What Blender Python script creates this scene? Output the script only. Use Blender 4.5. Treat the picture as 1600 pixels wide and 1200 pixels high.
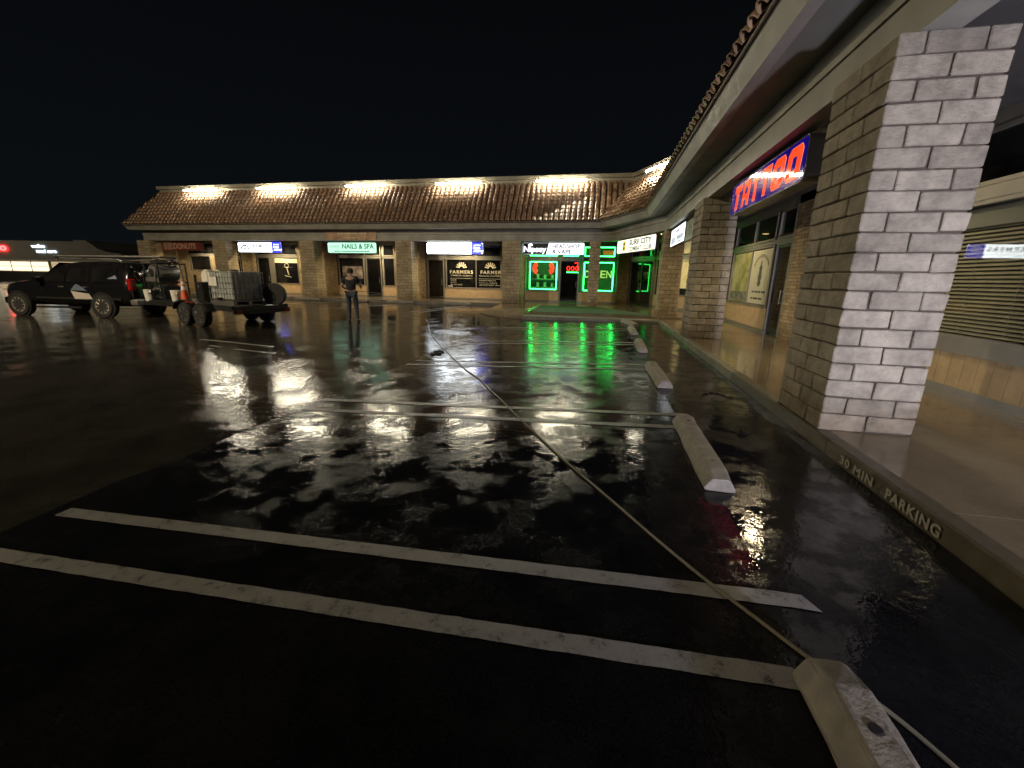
import bpy, bmesh, math, random
from mathutils import Vector, Matrix, Euler
R = math.radians
random.seed(11)
for o in list(bpy.data.objects): bpy.data.objects.remove(o)
SC = bpy.context.scene
COL = SC.collection

# ------------------------------------------------------------------ camera
cd = bpy.data.cameras.new('camera'); cam = bpy.data.objects.new('camera', cd); COL.objects.link(cam)
cd.sensor_fit = 'HORIZONTAL'; cd.sensor_width = 36.0; cd.lens = 36.0 * 654 / 1600
cd.clip_start = 0.05; cd.clip_end = 1000
cam.matrix_world = Matrix(((0.979, -0.068, 0.194, 0), (0.205, 0.235, -0.950, 0), (0.019, 0.970, 0.244, 1.55), (0, 0, 0, 1)))
_q = cam.matrix_world.to_quaternion().normalized(); cam.matrix_world = Matrix.Translation((0, 0, 1.55)) @ _q.to_matrix().to_4x4()
SC.camera = cam

# ------------------------------------------------------------------ night sky, exposure
w = bpy.data.worlds.new('World'); SC.world = w; w.use_nodes = True
nt = w.node_tree; nt.nodes.clear()
sky = nt.nodes.new('ShaderNodeTexSky'); sky.sky_type = 'NISHITA'; sky.sun_disc = False
sky.sun_elevation = R(-4.5); sky.sun_rotation = R(200)
mixc = nt.nodes.new('ShaderNodeMix'); mixc.data_type = 'RGBA'; mixc.inputs[0].default_value = 1.0
mixc.inputs[7].default_value = (0.0040, 0.0050, 0.0068, 1)
bg = nt.nodes.new('ShaderNodeBackground'); bg.inputs['Strength'].default_value = 0.5
wo = nt.nodes.new('ShaderNodeOutputWorld')
tcw = nt.nodes.new('ShaderNodeTexCoord'); sep = nt.nodes.new('ShaderNodeSeparateXYZ'); rw_ = nt.nodes.new('ShaderNodeValToRGB')
nt.links.new(tcw.outputs['Generated'], sep.inputs[0]); nt.links.new(sep.outputs['Z'], rw_.inputs[0])
rw_.color_ramp.elements[0].position = 0.0; rw_.color_ramp.elements[0].color = (0.0075, 0.0098, 0.0125, 1)
rw_.color_ramp.elements[1].position = 0.75; rw_.color_ramp.elements[1].color = (0.0016, 0.0019, 0.0026, 1)
nt.links.new(rw_.outputs[0], mixc.inputs[7])
nt.links.new(sky.outputs[0], mixc.inputs[6]); nt.links.new(mixc.outputs[2], bg.inputs['Color']); nt.links.new(bg.outputs[0], wo.inputs[0])
SC.view_settings.view_transform = 'Standard'; SC.view_settings.look = 'None'
SC.view_settings.exposure = 0.0; SC.view_settings.gamma = 1.0; SC.view_settings.use_curve_mapping = False
SC.render.engine = 'CYCLES'
SC.cycles.use_denoising = True
try: SC.cycles.denoiser = 'OPENIMAGEDENOISE'
except Exception: pass
SC.cycles.max_bounces = 5; SC.cycles.diffuse_bounces = 2; SC.cycles.glossy_bounces = 3
SC.cycles.use_adaptive_sampling = True; SC.cycles.adaptive_threshold = 0.03; SC.cycles.adaptive_min_samples = 16
SC.cycles.transparent_max_bounces = 12
SC.cycles.sample_clamp_indirect = 4.0
SC.cycles.caustics_reflective = False; SC.cycles.caustics_refractive = False

# ------------------------------------------------------------------ helpers
class MB:
    def __init__(s): s.v = []; s.f = []
    def add(s, vs, fs):
        n = len(s.v); s.v += [tuple(v) for v in vs]; s.f += [tuple(i + n for i in f) for f in fs]; return s
    def box(s, x0, x1, y0, y1, z0, z1):
        return s.add([(x0,y0,z0),(x1,y0,z0),(x1,y1,z0),(x0,y1,z0),(x0,y0,z1),(x1,y0,z1),(x1,y1,z1),(x0,y1,z1)],
              [(0,3,2,1),(4,5,6,7),(0,1,5,4),(1,2,6,5),(2,3,7,6),(3,0,4,7)])
    def prism(s, poly, z0, z1):
        n = len(poly)
        vs = [(p[0], p[1], z0) for p in poly] + [(p[0], p[1], z1) for p in poly]
        fs = [tuple(reversed(range(n))), tuple(range(n, 2*n))] + [(i, (i+1) % n, n + (i+1) % n, n + i) for i in range(n)]
        return s.add(vs, fs)
    def slab(s, pts, d):
        """polygon pts (3D) extruded by vector d"""
        n = len(pts); d = Vector(d)
        vs = [tuple(p) for p in pts] + [tuple(Vector(p) + d) for p in pts]
        fs = [tuple(range(n)), tuple(reversed(range(n, 2*n)))] + [((i+1) % n, i, n + i, n + (i+1) % n) for i in range(n)]
        return s.add(vs, fs)
    def bar(s, a, b, r, n=8, r2=None, cap=True):
        a = Vector(a); b = Vector(b); d = b - a
        if d.length < 1e-6: return s
        r2 = r if r2 is None else r2
        q = d.to_track_quat('Z', 'Y'); vs = []
        for (c, rr) in ((a, r), (b, r2)):
            for i in range(n):
                t = 2*math.pi*i/n; vs.append(c + q @ Vector((rr*math.cos(t), rr*math.sin(t), 0)))
        fs = [(i, (i+1) % n, n + (i+1) % n, n + i) for i in range(n)]
        if cap: fs += [tuple(reversed(range(n))), tuple(range(n, 2*n))]
        return s.add(vs, fs)
    def tube(s, pts, r, n=8):
        pts = [Vector(p) for p in pts]; vs = []; N = len(pts)
        for k, p in enumerate(pts):
            d = (pts[min(k+1, N-1)] - pts[max(k-1, 0)]).normalized(); q = d.to_track_quat('Z', 'Y')
            rr = r[k] if isinstance(r, (list, tuple)) else r
            for i in range(n):
                t = 2*math.pi*i/n; vs.append(p + q @ Vector((rr*math.cos(t), rr*math.sin(t), 0)))
        fs = [(k*n+i, k*n+(i+1) % n, (k+1)*n+(i+1) % n, (k+1)*n+i) for k in range(N-1) for i in range(n)]
        fs += [tuple(reversed(range(n))), tuple(range((N-1)*n, N*n))]
        return s.add(vs, fs)
    def lathe(s, prof, c=(0,0,0), axis='Z', n=20):
        vs = []
        for (r, h) in prof:
            for i in range(n):
                t = 2*math.pi*i/n; x, y = r*math.cos(t), r*math.sin(t)
                p = (x, y, h) if axis == 'Z' else ((x, h, y) if axis == 'Y' else (h, x, y))
                vs.append((p[0]+c[0], p[1]+c[1], p[2]+c[2]))
        m = len(prof)
        fs = [(k*n+i, k*n+(i+1) % n, (k+1)*n+(i+1) % n, (k+1)*n+i) for k in range(m-1) for i in range(n)]
        fs += [tuple(reversed(range(n))), tuple(range((m-1)*n, m*n))]
        return s.add(vs, fs)
    def mesh(s, name, smooth=False, bevel=0, seg=1):
        me = bpy.data.meshes.new(name); me.from_pydata(s.v, [], s.f); me.validate()
        bm = bmesh.new(); bm.from_mesh(me)
        bmesh.ops.recalc_face_normals(bm, faces=bm.faces)
        if bevel:
            es = [e for e in bm.edges if len(e.link_faces) == 2 and e.calc_face_angle(0) > 0.6]
            bmesh.ops.bevel(bm, geom=es, offset=bevel, segments=seg, affect='EDGES', profile=0.6)
        bm.to_mesh(me); bm.free()
        if smooth:
            me.polygons.foreach_set('use_smooth', [True]*len(me.polygons))
            try: me.set_sharp_from_angle(angle=R(40))
            except Exception: pass
        return me
def O(name, me, mat=None, parent=None, loc=None):
    if isinstance(me, MB): me = me.mesh(name)
    o = bpy.data.objects.new(name, me); COL.objects.link(o)
    if mat is not None and not me.materials: me.materials.append(mat)
    if parent is not None: o.parent = parent
    if loc is not None: o.location = loc
    return o
def tag(o, label=None, cat=None, group=None, kind=None):
    if label: o['label'] = label
    if cat: o['category'] = cat
    if group: o['group'] = group
    if kind: o['kind'] = kind
    return o
def thing(name, label, cat, loc=(0,0,0), rz=0, group=None):
    o = bpy.data.objects.new(name, None); COL.objects.link(o); o.empty_display_size = 0.1
    o.location = loc; o.rotation_euler = (0, 0, rz)
    return tag(o, label, cat, group)
_tc = {}
def text_flat(s, w, h, shear=0.0, bold=0.0, spacing=1.0):
    """lettering as (verts2d, faces), scaled to w x h and centred"""
    key = (s, round(bold, 4), shear, spacing)
    if key not in _tc:
        cu = bpy.data.curves.new('lettering', 'FONT'); cu.body = s; cu.resolution_u = 3; cu.offset = bold; cu.shear = shear
        cu.space_character = spacing; cu.align_x = 'CENTER'
        ob = bpy.data.objects.new('lettering', cu); COL.objects.link(ob)
        dg = bpy.context.evaluated_depsgraph_get()
        me = bpy.data.meshes.new_from_object(ob.evaluated_get(dg))
        vs = [(v.co.x, v.co.y) for v in me.vertices]; fs = [tuple(p.vertices) for p in me.polygons]
        bpy.data.objects.remove(ob); bpy.data.curves.remove(cu); bpy.data.meshes.remove(me)
        _tc[key] = (vs, fs)
    vs, fs = _tc[key]
    x0 = min(v[0] for v in vs); x1 = max(v[0] for v in vs); y0 = min(v[1] for v in vs); y1 = max(v[1] for v in vs)
    return [((v[0]-(x0+x1)/2)*w/(x1-x0), (v[1]-(y0+y1)/2)*h/(y1-y0)) for v in vs], fs
class Plane:
    """a vertical board: o = origin, u = right as read, z up, n = outward"""
    def __init__(s, o, u):
        s.o = Vector(o); s.u = Vector((u[0], u[1], 0)).normalized(); s.n = Vector((s.u.y, -s.u.x, 0))
    def p(s, a, z, d=0.0): return s.o + s.u*a + Vector((0, 0, z)) + s.n*d
    def text(s, mb, txt, a, z, w, h, d, **k):
        vs, fs = text_flat(txt, w, h, **k)
        mb.add([s.p(a + v[0], z + v[1], d) for v in vs], fs); return mb
    def poly(s, mb, pts, d): return mb.add([s.p(a, z, d) for a, z in pts], [tuple(range(len(pts)))])
    def rect(s, mb, a0, a1, z0, z1, d): return s.poly(mb, [(a0,z0),(a1,z0),(a1,z1),(a0,z1)], d)
    def box(s, mb, a0, a1, z0, z1, d0, d1):
        return mb.slab([s.p(a0,z0,d1), s.p(a1,z0,d1), s.p(a1,z1,d1), s.p(a0,z1,d1)], s.n*(d0-d1))
    def rbox(s, mb, a0, a1, z0, z1, d0, d1, r, seg=4):
        pts = rrect(a0, a1, z0, z1, r, seg)
        return mb.slab([s.p(a, z, d1) for a, z in pts], s.n*(d0-d1))
def rrect(a0, a1, z0, z1, r, seg=4):
    pts = []
    for (cx, cz, t0) in ((a1-r, z0+r, -90), (a1-r, z1-r, 0), (a0+r, z1-r, 90), (a0+r, z0+r, 180)):
        for i in range(seg+1):
            t = R(t0 + 90*i/seg); pts.append((cx + r*math.cos(t), cz + r*math.sin(t)))
    return pts

# ------------------------------------------------------------------ materials
def NM(name):
    m = bpy.data.materials.new(name); m.use_nodes = True
    t = m.node_tree; b = t.nodes['Principled BSDF']; return m, t, b
def noise(t, scale, detail=4, rough=0.55, vec=None, dist=0.0):
    n = t.nodes.new('ShaderNodeTexNoise'); n.inputs['Scale'].default_value = scale; n.inputs['Detail'].default_value = detail
    n.inputs['Roughness'].default_value = rough; n.inputs['Distortion'].default_value = dist
    if vec is not None: t.links.new(vec, n.inputs['Vector'])
    return n.outputs['Fac']
def ramp(t, fac, stops):
    r = t.nodes.new('ShaderNodeValToRGB'); t.links.new(fac, r.inputs[0]); e = r.color_ramp.elements
    while len(e) < len(stops): e.new(0.5)
    for k, (p, c) in enumerate(stops):
        e[k].position = p; e[k].color = (c[0], c[1], c[2], 1) if not isinstance(c, (int, float)) else (c, c, c, 1)
    return r.outputs[0]
def math_(t, op, a, b=None):
    n = t.nodes.new('ShaderNodeMath'); n.operation = op
    for i, x in enumerate((a, b)):
        if x is None: continue
        if isinstance(x, (int, float)): n.inputs[i].default_value = x
        else: t.links.new(x, n.inputs[i])
    return n.outputs[0]
def mixrgb(t, fac, a, b, mode='MIX'):
    n = t.nodes.new('ShaderNodeMix'); n.data_type = 'RGBA'; n.blend_type = mode
    for i, x in ((0, fac), (6, a), (7, b)):
        if isinstance(x, (int, float)): n.inputs[i].default_value = x
        elif isinstance(x, tuple): n.inputs[i].default_value = (*x, 1)
        else: t.links.new(x, n.inputs[i])
    return n.outputs[2]
def bump(t, b, h, strength, dist, prev=None):
    n = t.nodes.new('ShaderNodeBump'); n.inputs['Strength'].default_value = strength; n.inputs['Distance'].default_value = dist
    t.links.new(h, n.inputs['Height'])
    if prev is not None: t.links.new(prev, n.inputs['Normal'])
    if b is not None: t.links.new(n.outputs[0], b.inputs['Normal'])
    return n.outputs[0]
def pos(t):
    g = t.nodes.new('ShaderNodeNewGeometry'); return g.outputs['Position']
def rnd(t):
    g = t.nodes.new('ShaderNodeObjectInfo'); return g.outputs['Random']
def island(t):
    g = t.nodes.new('ShaderNodeNewGeometry'); return g.outputs['Random Per Island']
def paint(name, col, rough=0.6, metal=0.0, var=0.15, scale=3.0, bmp=0.0, spec=0.5, bscale=60):
    m, t, b = NM(name); P = pos(t)
    f = ramp(t, noise(t, scale, 5, 0.6, P), [(0.3, 1-var), (0.7, 1+var*0.4)])
    t.links.new(mixrgb(t, 1.0, tuple(col), f, 'MULTIPLY'), b.inputs['Base Color'])
    r = ramp(t, noise(t, scale*4, 3, 0.6, P), [(0.3, max(rough-0.1, 0.02)), (0.7, min(rough+0.1, 1))])
    t.links.new(r, b.inputs['Roughness']); b.inputs['Metallic'].default_value = metal
    b.inputs['Specular IOR Level'].default_value = spec
    if bmp: bump(t, b, noise(t, bscale, 4, 0.6, P), bmp, 0.01)
    return m
def block_mat(name, col, isl, var=0.35, bmp=0.7):
    m, t, b = NM(name); P = pos(t)
    r = island(t) if isl else rnd(t)
    tint = ramp(t, r, [(0.0, tuple(c*(1-var*0.5) for c in col)), (0.5, col), (1.0, tuple(min(c*(1+var*0.35), 1) for c in col))])
    st = mixrgb(t, 1.0, ramp(t, noise(t, 7, 6, 0.65, P), [(0.3, 0.66), (0.6, 1.06)]), ramp(t, noise(t, 1.3, 5, 0.7, P), [(0.35, 0.72), (0.6, 1.0)]), 'MULTIPLY')
    sz = t.nodes.new('ShaderNodeSeparateXYZ'); t.links.new(P, sz.inputs[0])
    dirt = ramp(t, math_(t, 'ADD', sz.outputs['Z'], math_(t, 'MULTIPLY', noise(t, 4, 4, 0.7, P), -0.55)), [(0.0, (0.62,0.58,0.52)), (0.32, (1.0,1.0,1.0))])
    st = mixrgb(t, 1.0, st, dirt, 'MULTIPLY')
    t.links.new(mixrgb(t, 1.0, tint, st, 'MULTIPLY'), b.inputs['Base Color'])
    b.inputs['Roughness'].default_value = 0.85; b.inputs['Specular IOR Level'].default_value = 0.25
    mp = t.nodes.new('ShaderNodeMapping'); mp.inputs['Scale'].default_value = (1, 1, 2.2); t.links.new(P, mp.inputs[0])
    n1 = bump(t, None, noise(t, 16, 7, 0.72, mp.outputs[0]), bmp, 0.035)
    bump(t, b, noise(t, 120, 3, 0.6, P), bmp*0.6, 0.006, n1)
    return m
def emit(name, col, s, base=None, rough=0.35):
    m, t, b = NM(name); b.inputs['Base Color'].default_value = (*(base or col), 1)
    b.inputs['Emission Color'].default_value = (*col, 1); b.inputs['Emission Strength'].default_value = s
    b.inputs['Roughness'].default_value = rough
    return m
def wet(name, lo, hi, thr, rwet, rdry, ripple, grain, pscale=1.0, rscale=9.0, sdry=0.4, cracks=0.0, speck=(0.6, 1.5)):
    """wet ground: pools of standing water over rougher wet grain; heights in metres"""
    m, t, b = NM(name); P = pos(t)
    big = noise(t, pscale, 4, 0.66, P, 0.0)
    mask = ramp(t, big, [(thr, 0.0), (thr + 0.12, 1.0)])
    if cracks:
        wv = t.nodes.new('ShaderNodeTexNoise'); wv.inputs['Scale'].default_value = 3.0; wv.inputs['Detail'].default_value = 2; t.links.new(P, wv.inputs['Vector'])
        va = t.nodes.new('ShaderNodeVectorMath'); va.operation = 'MULTIPLY_ADD'; va.inputs[1].default_value = (0.22, 0.22, 0.22); t.links.new(wv.outputs['Color'], va.inputs[0]); t.links.new(P, va.inputs[2])
        vo = t.nodes.new('ShaderNodeTexVoronoi'); vo.feature = 'DISTANCE_TO_EDGE'; vo.inputs['Scale'].default_value = cracks; t.links.new(va.outputs[0], vo.inputs['Vector'])
        cm = ramp(t, vo.outputs['Distance'], [(0.02, 0.0), (0.10, 1.0)])
        mask = math_(t, 'MULTIPLY', mask, cm)
    colr = ramp(t, noise(t, 1.7, 4, 0.7, P), [(0.3, lo), (0.72, hi)])
    g = noise(t, 85, 2, 0.7, P)
    t.links.new(mixrgb(t, 1.0, colr, ramp(t, g, [(0.35, speck[0]), (0.7, speck[1])]), 'MULTIPLY'), b.inputs['Base Color'])
    rg = t.nodes.new('ShaderNodeMapRange'); t.links.new(mask, rg.inputs[0]); rg.inputs[3].default_value = rdry; rg.inputs[4].default_value = rwet
    t.links.new(rg.outputs[0], b.inputs['Roughness'])
    b.inputs['IOR'].default_value = 1.38
    sp = t.nodes.new('ShaderNodeMapRange'); t.links.new(mask, sp.inputs[0]); sp.inputs[3].default_value = sdry; sp.inputs[4].default_value = 0.5
    t.links.new(sp.outputs[0], b.inputs['Specular IOR Level'])
    rip = noise(t, rscale, 3, 0.68, P, 0.0)
    inv = math_(t, 'SUBTRACT', 1.06, mask)
    h = math_(t, 'ADD', math_(t, 'MULTIPLY', rip, ripple), math_(t, 'MULTIPLY', math_(t, 'MULTIPLY', math_(t, 'SUBTRACT', g, 0.5), grain), inv))
    bump(t, b, h, 1.0, 1.0)
    return m

M = {}
M['stall'] = wet('wet_new_asphalt', (0.004,0.004,0.005), (0.012,0.012,0.013), 0.44, 0.03, 0.22, 0.0025, 0.0012, 2.7, 14.0, 0.17)
M['lane'] = wet('wet_old_asphalt', (0.017,0.015,0.012), (0.040,0.036,0.029), 0.42, 0.03, 0.15, 0.0026, 0.0010, 1.3, 14.0, 0.30)
M['concrete'] = wet('wet_concrete', (0.15,0.118,0.075), (0.24,0.19,0.125), 0.40, 0.08, 0.18, 0.0010, 0.0003, 0.9, 5.0, 0.5, 0.0, (0.85, 1.12))
M['kerb'] = wet('kerb_concrete', (0.12,0.11,0.09), (0.24,0.22,0.18), 0.55, 0.25, 0.5, 0.001, 0.002, 2.0)
M['kerb_paint'] = paint('kerb_brown_paint', (0.085,0.07,0.045), 0.45, var=0.35, scale=6, bmp=0.2)
M['stop'] = paint('wheel_stop_concrete', (0.24,0.215,0.18), 0.6, var=0.4, scale=9, bmp=0.5, bscale=45)
M['line'] = None
m, t, b = NM('worn_line_paint'); P = pos(t)
wr = ramp(t, noise(t, 11, 8, 0.8, P), [(0.36, (0.03,0.029,0.028)), (0.45, (0.25,0.24,0.23)), (0.8, (0.34,0.33,0.315))])
gr = ramp(t, noise(t, 160, 3, 0.7, P), [(0.35, 0.7), (0.6, 1.0)])
t.links.new(mixrgb(t, 1.0, wr, gr, 'MULTIPLY'), b.inputs['Base Color'])
b.inputs['Roughness'].default_value = 0.38; bump(t, b, noise(t, 90, 4, 0.7, P), 0.4, 0.004); M['line'] = m
M['block'] = block_mat('slump_block', (0.42,0.375,0.305), False, 0.4, 0.9)
M['blocks_far'] = block_mat('slump_blocks', (0.47,0.385,0.255), True, bmp=0.4)
M['brick'] = block_mat('thin_brick', (0.46,0.35,0.205), True, 0.5, 0.4)
M['mortar'] = paint('mortar', (0.072,0.058,0.045), 0.95, var=0.3, scale=20, bmp=0.4)
M['mortar_light'] = paint('mortar_brick', (0.16,0.12,0.075), 0.95, var=0.3, scale=20)
M['trim'] = paint('taupe_trim_paint', (0.31,0.305,0.27), 0.55, var=0.32, scale=1.6, bmp=0.12)
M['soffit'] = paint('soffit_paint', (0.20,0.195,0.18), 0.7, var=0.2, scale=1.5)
M['parapet'] = paint('cream_parapet', (0.27,0.245,0.19), 0.7, var=0.25, scale=1.6)
M['frame'] = paint('bronze_frame', (0.25,0.235,0.20), 0.4, metal=0.3, var=0.15)
M['panel'] = paint('tan_panel', (0.52,0.37,0.20), 0.6, var=0.2, scale=4)
M['panel_n'] = paint('tan_plank', (0.40,0.29,0.15), 0.6, var=0.25, scale=5, bmp=0.2)
M['wall'] = paint('stucco_wall', (0.38,0.33,0.25), 0.85, var=0.15, bmp=0.3)
M['roofdark'] = paint('roof_underlay', (0.06,0.035,0.025), 0.8)
def tile_mat():
    m, t, b = NM('terracotta_tile'); P = pos(t)
    c = ramp(t, rnd(t), [(0, (0.17,0.10,0.068)), (0.4, (0.32,0.21,0.14)), (0.8, (0.44,0.31,0.21)), (1, (0.23,0.16,0.12))])
    c2 = ramp(t, island(t), [(0, (0.7,0.7,0.7)), (1, (1.15,1.1,1.05))])
    s = ramp(t, noise(t, 9, 6, 0.7, P), [(0.3, 0.6), (0.65, 1.1)])
    t.links.new(mixrgb(t, 1.0, mixrgb(t, 1.0, c, c2, 'MULTIPLY'), s, 'MULTIPLY'), b.inputs['Base Color'])
    r = ramp(t, noise(t, 16, 4, 0.6, P), [(0.3, 0.14), (0.7, 0.30)]); t.links.new(r, b.inputs['Roughness'])
    bump(t, b, noise(t, 60, 4, 0.6, P), 0.25, 0.006)
    return m
M['tile'] = tile_mat()
def pane_mat(name, col, rough=0.03):  # opaque panes; darkness of the unlit rooms is put into the base colour
    m, t, b = NM(name); P = pos(t)
    f = ramp(t, noise(t, 2.3, 4, 0.6, P), [(0.35, tuple(c*0.4 for c in col)), (0.7, col)])
    t.links.new(f, b.inputs['Base Color']); b.inputs['Roughness'].default_value = rough; b.inputs['IOR'].default_value = 1.5
    return m
M['darkglass'] = pane_mat('dark_glass', (0.012,0.012,0.013))
M['doorglass'] = pane_mat('door_glass', (0.010,0.009,0.008))
def clear_mat(name, tint=(0.93,0.95,0.93)):
    m = bpy.data.materials.new(name); m.use_nodes = True; t = m.node_tree; t.nodes.clear()
    o = t.nodes.new('ShaderNodeOutputMaterial'); a = t.nodes.new('ShaderNodeBsdfTransparent'); g = t.nodes.new('ShaderNodeBsdfGlossy')
    a.inputs[0].default_value = (*tint, 1); g.inputs['Roughness'].default_value = 0.02
    f = t.nodes.new('ShaderNodeLayerWeight'); f.inputs[0].default_value = 0.5; mx = t.nodes.new('ShaderNodeMixShader')
    p5 = math_(t, 'ADD', math_(t, 'MULTIPLY', math_(t, 'POWER', f.outputs['Facing'], 5.0), 0.8), 0.035)
    t.links.new(p5, mx.inputs[0]); t.links.new(a.outputs[0], mx.inputs[1]); t.links.new(g.outputs[0], mx.inputs[2]); t.links.new(mx.outputs[0], o.inputs[0])
    return m
M['clear'] = clear_mat('clear_glass')
M['black'] = paint('black_plastic', (0.012,0.012,0.012), 0.45)
M['rubber'] = paint('tyre_rubber', (0.014,0.014,0.014), 0.7, bmp=0.3)
M['steel'] = paint('grey_steel', (0.32,0.31,0.30), 0.4, metal=0.8)
M['dksteel'] = paint('black_steel', (0.02,0.02,0.021), 0.4, metal=0.2)
M['white'] = paint('white_plastic', (0.62,0.60,0.55), 0.5)
M['cream'] = paint('cream_vinyl', (0.66,0.60,0.42), 0.5, var=0.1)
M['vinyl'] = paint('window_vinyl', (0.62,0.56,0.40), 0.6, var=0.1)
M['green_sheet'] = paint('matte_green', (0.035,0.085,0.03), 0.8, var=0.4, scale=30, bmp=0.6, bscale=150)
# lamps and signs
M['tube'] = emit('roof_tube', (1.0, 0.92, 0.69), 230)
M['lampglow'] = emit('walkway_lamp_glow', (1.0, 0.66, 0.28), 5)
M['addedglow'] = emit('added_tripod_glow', (0.86, 0.84, 1.0), 4)  # lens glow of the added off-frame tripod lamp
M['sign_white'] = emit('sign_white', (0.90, 0.96, 1.0), 2.2)
M['sign_hot'] = emit('sign_white_hot', (0.88, 0.95, 1.0), 14.0)
M['sign_mint'] = emit('sign_mint', (0.50, 0.95, 0.72), 1.1)
M['sign_blue'] = emit('sign_blue', (0.02, 0.03, 0.9), 3.5)
M['sign_dkblue'] = emit('sign_dark_blue', (0.016, 0.006, 0.42), 0.34, (0.008,0.004,0.04), 0.05)
M['sign_red'] = emit('sign_red', (1.0, 0.075, 0.018), 1.05, (0.3,0.02,0.01), 0.05)
M['sign_pink'] = emit('sign_pink_edge', (1.0, 0.30, 0.20), 0.75, (0.3,0.1,0.08), 0.05)
M['sign_warm'] = emit('sign_warm_white', (1.0, 0.97, 0.80), 1.25)
M['neon_green'] = emit('neon_green', (0.03, 1.0, 0.12), 20)
M['neon_red'] = emit('neon_red', (1.0, 0.03, 0.02), 3)
M['neon_orange'] = emit('neon_orange', (1.0, 0.22, 0.03), 2.0)
M['letter_dark'] = paint('letter_dark', (0.02,0.03,0.03), 0.5)
M['letter_grey'] = emit('letter_grey', (0.05,0.06,0.07), 0.8)
M['letter_pale'] = emit('letter_pale', (0.75,0.80,0.9), 2.6)
M['letter_navy'] = emit('letter_navy', (0.012,0.02,0.06), 0.5)
M['letter_green'] = emit('letter_green', (0.04,0.20,0.14), 0.4)
M['letter_red'] = emit('letter_heart_red', (0.7,0.05,0.07), 0.6)
M['letter_white'] = emit('letter_white', (0.9,0.95,1.0), 3.0)
M['letter_gold'] = emit('letter_gold', (0.65,0.48,0.02), 0.9)
M['open_neon'] = emit('open_letter', (0.55,0.75,0.20), 0.8)
M['far_white'] = emit('far_white_letters', (0.70,0.88,1.0), 3.0)
M['far_red'] = emit('far_red_letters', (1.0,0.02,0.02), 22.0)
M['shop_lit'] = emit('lit_shop_window', (1.0,0.86,0.58), 1.5)
M['curtain_lit'] = None
m, t, b = NM('lit_yellow_poster'); P = pos(t)
c = ramp(t, noise(t, 2.2, 4, 0.6, P), [(0.35, (0.72,0.52,0.20)), (0.65, (0.85,0.68,0.34))])
t.links.new(c, b.inputs['Base Color']); t.links.new(c, b.inputs['Emission Color']); b.inputs['Emission Strength'].default_value = 0.42; M['curtain_lit'] = m
M['sign_side'] = paint('sign_cabinet', (0.10,0.10,0.11), 0.4, metal=0.4)

# ------------------------------------------------------------------ ground
def sm(a, b, x):
    t = max(0.0, min(1.0, (x-a)/(b-a))); return t*t*(3-2*t)
def zg(x, y):
    if x >= 1.0: z = 0.0
    elif x > -3.85: z = -0.19*(1.0-x)/4.85
    elif x > -9: z = -0.19 + 0.13*(-3.85-x)/5.15
    elif x > -14: z = -0.06 + 0.05*(-9-x)/5
    else: z = -0.01
    s = sm(11, 20.5, y)
    return z*(1-s) + 0.05*s
def axis(a, b, fine):
    out = [a]; 
    while out[-1] < b - 1e-6: out.append(min(b, out[-1] + fine(out[-1])))
    return out
def sheet(name, xs, ys, dz, mat, inside=None):
    vs = [(x, y, zg(x, y) + dz) for y in ys for x in xs]; n = len(xs)
    fs = [(j*n+i, j*n+i+1, (j+1)*n+i+1, (j+1)*n+i) for j in range(len(ys)-1) for i in range(n-1)]
    mb = MB(); mb.add(vs, fs); return mb
gx = sorted(set([-400,-250,-160,-110,-80,-60,-45,-35,-28] + [round(-24 + 0.5*i, 3) for i in range(54)] + [2.14, 6, 20, 60, 150, 400]))
gy = sorted(set([-120,-60,-30,-15,-10] + [round(-8 + 0.5*i, 3) for i in range(63)] + [24,30,45,70,120,250,420]))
lot = O('parking_lot', sheet('parking_lot', gx, gy, 0.0, None).mesh('parking_lot', smooth=True), M['lane']); tag(lot, kind='structure')
sx = [round(-3.85 + 0.37*i, 3) for i in range(17)]; sx = [x for x in sx if x < 2.1] + [2.148]
sy = [round(-10 + 0.5*i, 3) for i in range(54)]
random.seed(3)
mb = sheet('s', sx, sy, 0.014, None)
n = len(sx)
for j in range(len(sy)):                       # uneven lip of the overlay where it meets the old lane
    v = mb.v[j*n]; mb.v[j*n] = (v[0] + random.uniform(-0.05, 0.05), v[1], v[2])
edge = [mb.v[j*n] for j in range(len(sy))]
k0 = len(mb.v)
mb.v += [(e[0]-0.03, e[1], e[2]-0.02) for e in edge]
mb.f += [(k0+j, j*n, (j+1)*n, k0+j+1) for j in range(len(sy)-1)]
stall = O('stall_asphalt', mb.mesh('stall_asphalt', smooth=False), M['stall']); tag(stall, kind='structure')

def strip(x0, x1, yc, wd, dz=0.019, skew=0.0, taper=0.0):
    mb = MB(); N = 70
    for i in range(N+1):
        x = x0 + (x1-x0)*i/N
        ya = yc - wd/2; yb = yc + wd/2
        xa = x + (skew if i == N else 0); 
        j = random.uniform(-0.0022, 0.0022); j2 = random.uniform(-0.0022, 0.0022)
        mb.v += [(xa, ya + j, zg(xa, ya) + dz), (x, yb + j2, zg(x, yb) + dz)]
    mb.f += [(2*i, 2*i+2, 2*i+3, 2*i+1) for i in range(N)]
    return mb
random.seed(5)
for (ya, yb) in ((1.555, 2.02), (4.60, 5.06), (7.70, 8.13), (10.75, 11.15), (13.8, 14.2)):
    for yc, x1 in ((ya, 0.88), (yb, 1.10)):
        O('painted_line', strip(-3.75, x1, yc, 0.105, skew=0.05 if x1 > 1 else 0), M['line'], lot)
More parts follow.
